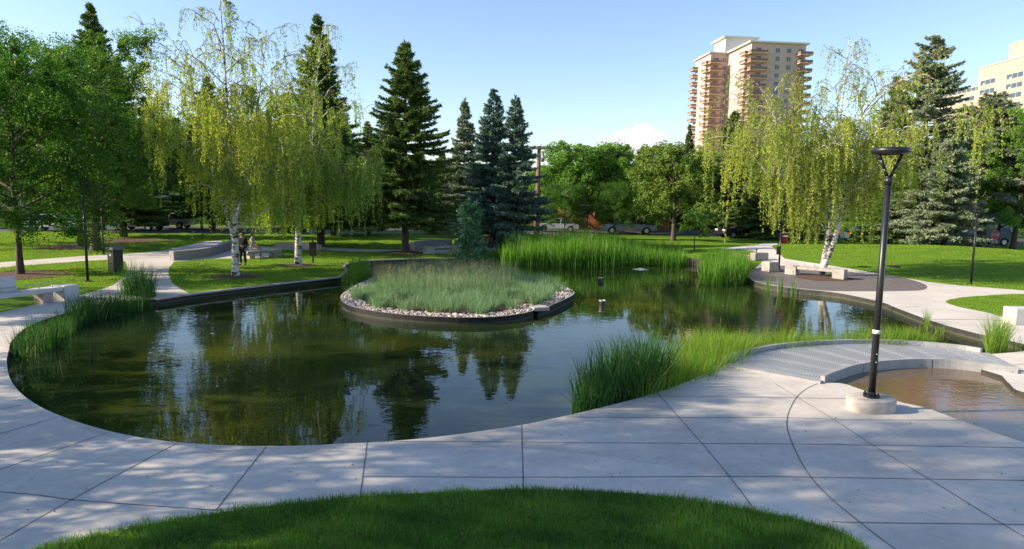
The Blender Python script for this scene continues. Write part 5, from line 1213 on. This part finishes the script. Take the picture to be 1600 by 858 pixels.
def person(loc, rz, pose, top, legs, label, shorts=False, hair=None):
    """faces +y locally; height about 1.72"""
    t = thing('person', loc, label, 'person', None, rz); J = {}
    if pose == 'sit':
        pel = (0, 0, .54); ch = (0, .0, .98); nk = (0, .03, 1.14); hd = (0, .06, 1.29)
        hip = lambda s: (s*.10, .02, .52); kn = lambda s: (s*.14, .44, .50); an = lambda s: (s*.14, .47, .09); toe = lambda s: (s*.15, .66, .03)
        sh = lambda s: (s*.18, .0, 1.08); el = lambda s: (s*.25, .10, .82); wr = lambda s: (s*.16, .32, .63); hdv = Vector((0, .75, -.4))
    else:
        pel = (0, 0, .94); ch = (0, .0, 1.32); nk = (0, .01, 1.47); hd = (0, .03, 1.61)
        hip = lambda s: (s*.09, 0, .90); kn = lambda s: (s*.10, .03+.03*s, .49); an = lambda s: (s*.10, -.01+.06*s, .09); toe = lambda s: (s*.12, .17+.06*s, .03)
        sh = lambda s: (s*.18, 0, 1.40); el = lambda s: (s*.24, -.02, 1.12); wr = lambda s: (s*.23, .08, .88); hdv = Vector((0, .25, -1))
    J['pel'] = (pel, (.15, .11)); J['ch'] = (ch, (.16, .11)); J['nk'] = (nk, .055); J['hd'] = (hd, (.075, .09)); J['crown'] = ((hd[0], hd[1]-.01, hd[2]+.09), (.06, .075)); J['nose'] = ((hd[0], hd[1]+.10, hd[2]+.0), .018)
    B = [('pel', 'ch'), ('ch', 'nk'), ('nk', 'hd'), ('hd', 'crown'), ('hd', 'nose')]
    for s, c in ((-1, 'l'), (1, 'r')):
        J['hip'+c] = (hip(s), .095); J['kn'+c] = (kn(s), .06); J['an'+c] = (an(s), .04); J['toe'+c] = (toe(s), .035)
        J['sh'+c] = (sh(s), .065); J['el'+c] = (el(s), .042); J['wr'+c] = (wr(s), .028); w0 = Vector(wr(s)); d = hdv.normalized(); pm_ = w0+d*.08; J['pa'+c] = (tuple(pm_), .03)
        B += [('pel', 'hip'+c), ('hip'+c, 'kn'+c), ('kn'+c, 'an'+c), ('an'+c, 'toe'+c), ('ch', 'sh'+c), ('sh'+c, 'el'+c), ('el'+c, 'wr'+c), ('wr'+c, 'pa'+c)]
        for q in range(4):
            off = Vector((0, 1, 0)).cross(d) if abs(d.y) < .9 else Vector((1, 0, 0)); off = Vector((1, 0, 0)); fl = [.062, .07, .066, .052][q]
            a = pm_+off*(q-1.5)*.019; b_ = a+d*fl; J['f%d%s' % (q, c)] = (tuple(a+d*fl*.5), .0085); J['g%d%s' % (q, c)] = (tuple(b_+Vector((0, 0, -.01))), .007)
            B += [('pa'+c, 'f%d%s' % (q, c)), ('f%d%s' % (q, c), 'g%d%s' % (q, c))]
        th = w0+d*.03+Vector((-s*.035, .01, 0)); J['th'+c] = (tuple(th), .010); J['ti'+c] = (tuple(th+d*.035), .009); B += [('wr'+c, 'th'+c), ('th'+c, 'ti'+c)]
    skinned('body', J, B, skin_m, t)
    tj = {k: J[k] for k in ('pel', 'ch')}; tj['pel'] = (pel, (.165, .125)); tj['ch'] = (ch, (.175, .13)); tj['nb'] = ((nk[0], nk[1], nk[2]-.05), .075); tb = [('pel', 'ch'), ('ch', 'nb')]
    for s, c in ((-1, 'l'), (1, 'r')): tj['s'+c] = (sh(s), .078); tj['e'+c] = (el(s), .055); tj['w'+c] = (tuple(Vector(el(s)).lerp(Vector(wr(s)), .1 if shorts else .9)), .04); tb += [('ch', 's'+c), ('s'+c, 'e'+c), ('e'+c, 'w'+c)]
    skinned('shirt', tj, tb, top, t)
    lj = {'p': ((pel[0], pel[1], pel[2]-.02), (.16, .125))}; lb = []
    for s, c in ((-1, 'l'), (1, 'r')):
        lj['h'+c] = (hip(s), .11); lj['k'+c] = (tuple(Vector(hip(s)).lerp(Vector(kn(s)), .85 if shorts else 1)), .078); lb += [('p', 'h'+c), ('h'+c, 'k'+c)]
        if not shorts: lj['a'+c] = (tuple(Vector(an(s))+Vector((0, 0, .03))), .055); lb.append(('k'+c, 'a'+c))
    skinned('trousers', lj, lb, legs, t)
    skinned('hair', {'a': ((hd[0], hd[1]-.03, hd[2]+.04), (.082, .085)), 'b': ((hd[0], hd[1]-.015, hd[2]+.105), (.07, .08)), 'c': ((hd[0], hd[1]-.07, hd[2]-.03), (.06, .04))}, [('a', 'b'), ('a', 'c')], hair or hair_m, t)
    for s, c in ((-1, 'l'), (1, 'r')): skinned('shoe', {'a': (an(s)[:2]+(.06,), .055), 'b': (toe(s)[:2]+(.035,), .045)}, [('a', 'b')], white_p if shorts else black_m, t, 1)
    return t
shirt_w = mat('white_cloth', (.6, .6, .62), .85); shirt_g = mat('pale_pink_cloth', (.42, .34, .33), .85); blackc = mat('black_cloth', (.012, .012, .014), .9); pinkc = mat('pink_cloth', (.32, .13, .12), .85); bluec = mat('blue_cloth', (.12, .2, .35), .85)
q = gp(394, 403); q.z = 0; person(q, -math.pi/2+.15, 'sit', shirt_g, mat('light_shorts', (.5, .47, .44), .9), 'person in a pale shirt and shorts sitting on the grey bench', True)
person(gp(380, 415), 2.9, 'stand', blackc, blackc, 'person dressed all in black standing behind the left birch trunk')
q = gp(804, 391); q.z = .0; person(q, math.pi, 'sit', shirt_w, bluec, 'left one of two people in white sitting beyond the reeds')
q = gp(815, 391); q.z = .0; person(q, math.pi+.2, 'sit', shirt_w, blackc, 'right one of two people in white sitting beyond the reeds')
q = gp(1181, 404); q.z = .0; person(q, math.pi*.8, 'sit', pinkc, bluec, 'child in pink sitting at the end of the stone wall').scale = (.62, .62, .62)
q = gp(-62, 490); q.z = 0; person(q, -math.pi*.62, 'sit', bluec, blackc, 'person on the left bench, only a dark shoe in view')

# ------------------------------------------------------------------ SMALL LITTER ON THE PAVING
rs = np.random.RandomState(12); P = np.array([at(rs.uniform(0, 1600), 640+180*rs.uniform(0, 1)**1.2).xy[:] for _ in range(260)])
k = np.zeros(len(P), bool)
for pv in PAVE: k |= pip(P, pv)
for hole in [POND, WADE, BRIDGE]+LAWNP: k &= ~pip(P, hole)
P = P[k]; n = len(P); a = np.c_[runit(rs, n)[:, :2], np.full(n, .12)]*rs.uniform(.010, .028, (n, 1)); b_ = np.c_[-a[:, 1], a[:, 0], np.full(n, .002)]*.5
V, F = diamonds(np.c_[P, np.full(n, .012)], a, b_)
tag(npmesh('fallen_leaves', V, F, leafmat('dry_leaf', (.05, .035, .02), (.16, .10, .05), 0, .8), None, rs.uniform(0, 1, n)), 'tiny dry leaves and bits scattered on the near paving', 'leaf litter', kind='stuff')
P = scatter(POND, 1.6, 91); P = P[(patch_noise(P, .8, 92) > .25)][:420]; n = len(P)
a = np.c_[runit(rs, n)[:, :2], np.zeros(n)]*rs.uniform(.010, .026, (n, 1)); b_ = np.c_[-a[:, 1], a[:, 0], np.zeros(n)]*.6
V, F = diamonds(np.c_[P, np.full(n, -.196)], a, b_)
tag(npmesh('floating_leaves', V, F, leafmat('floating_leaf', (.20, .20, .08), (.42, .38, .18), 0, .7), None, rs.uniform(0, 1, n)), 'tiny leaves and petals floating on the pond', 'leaf litter', kind='stuff')
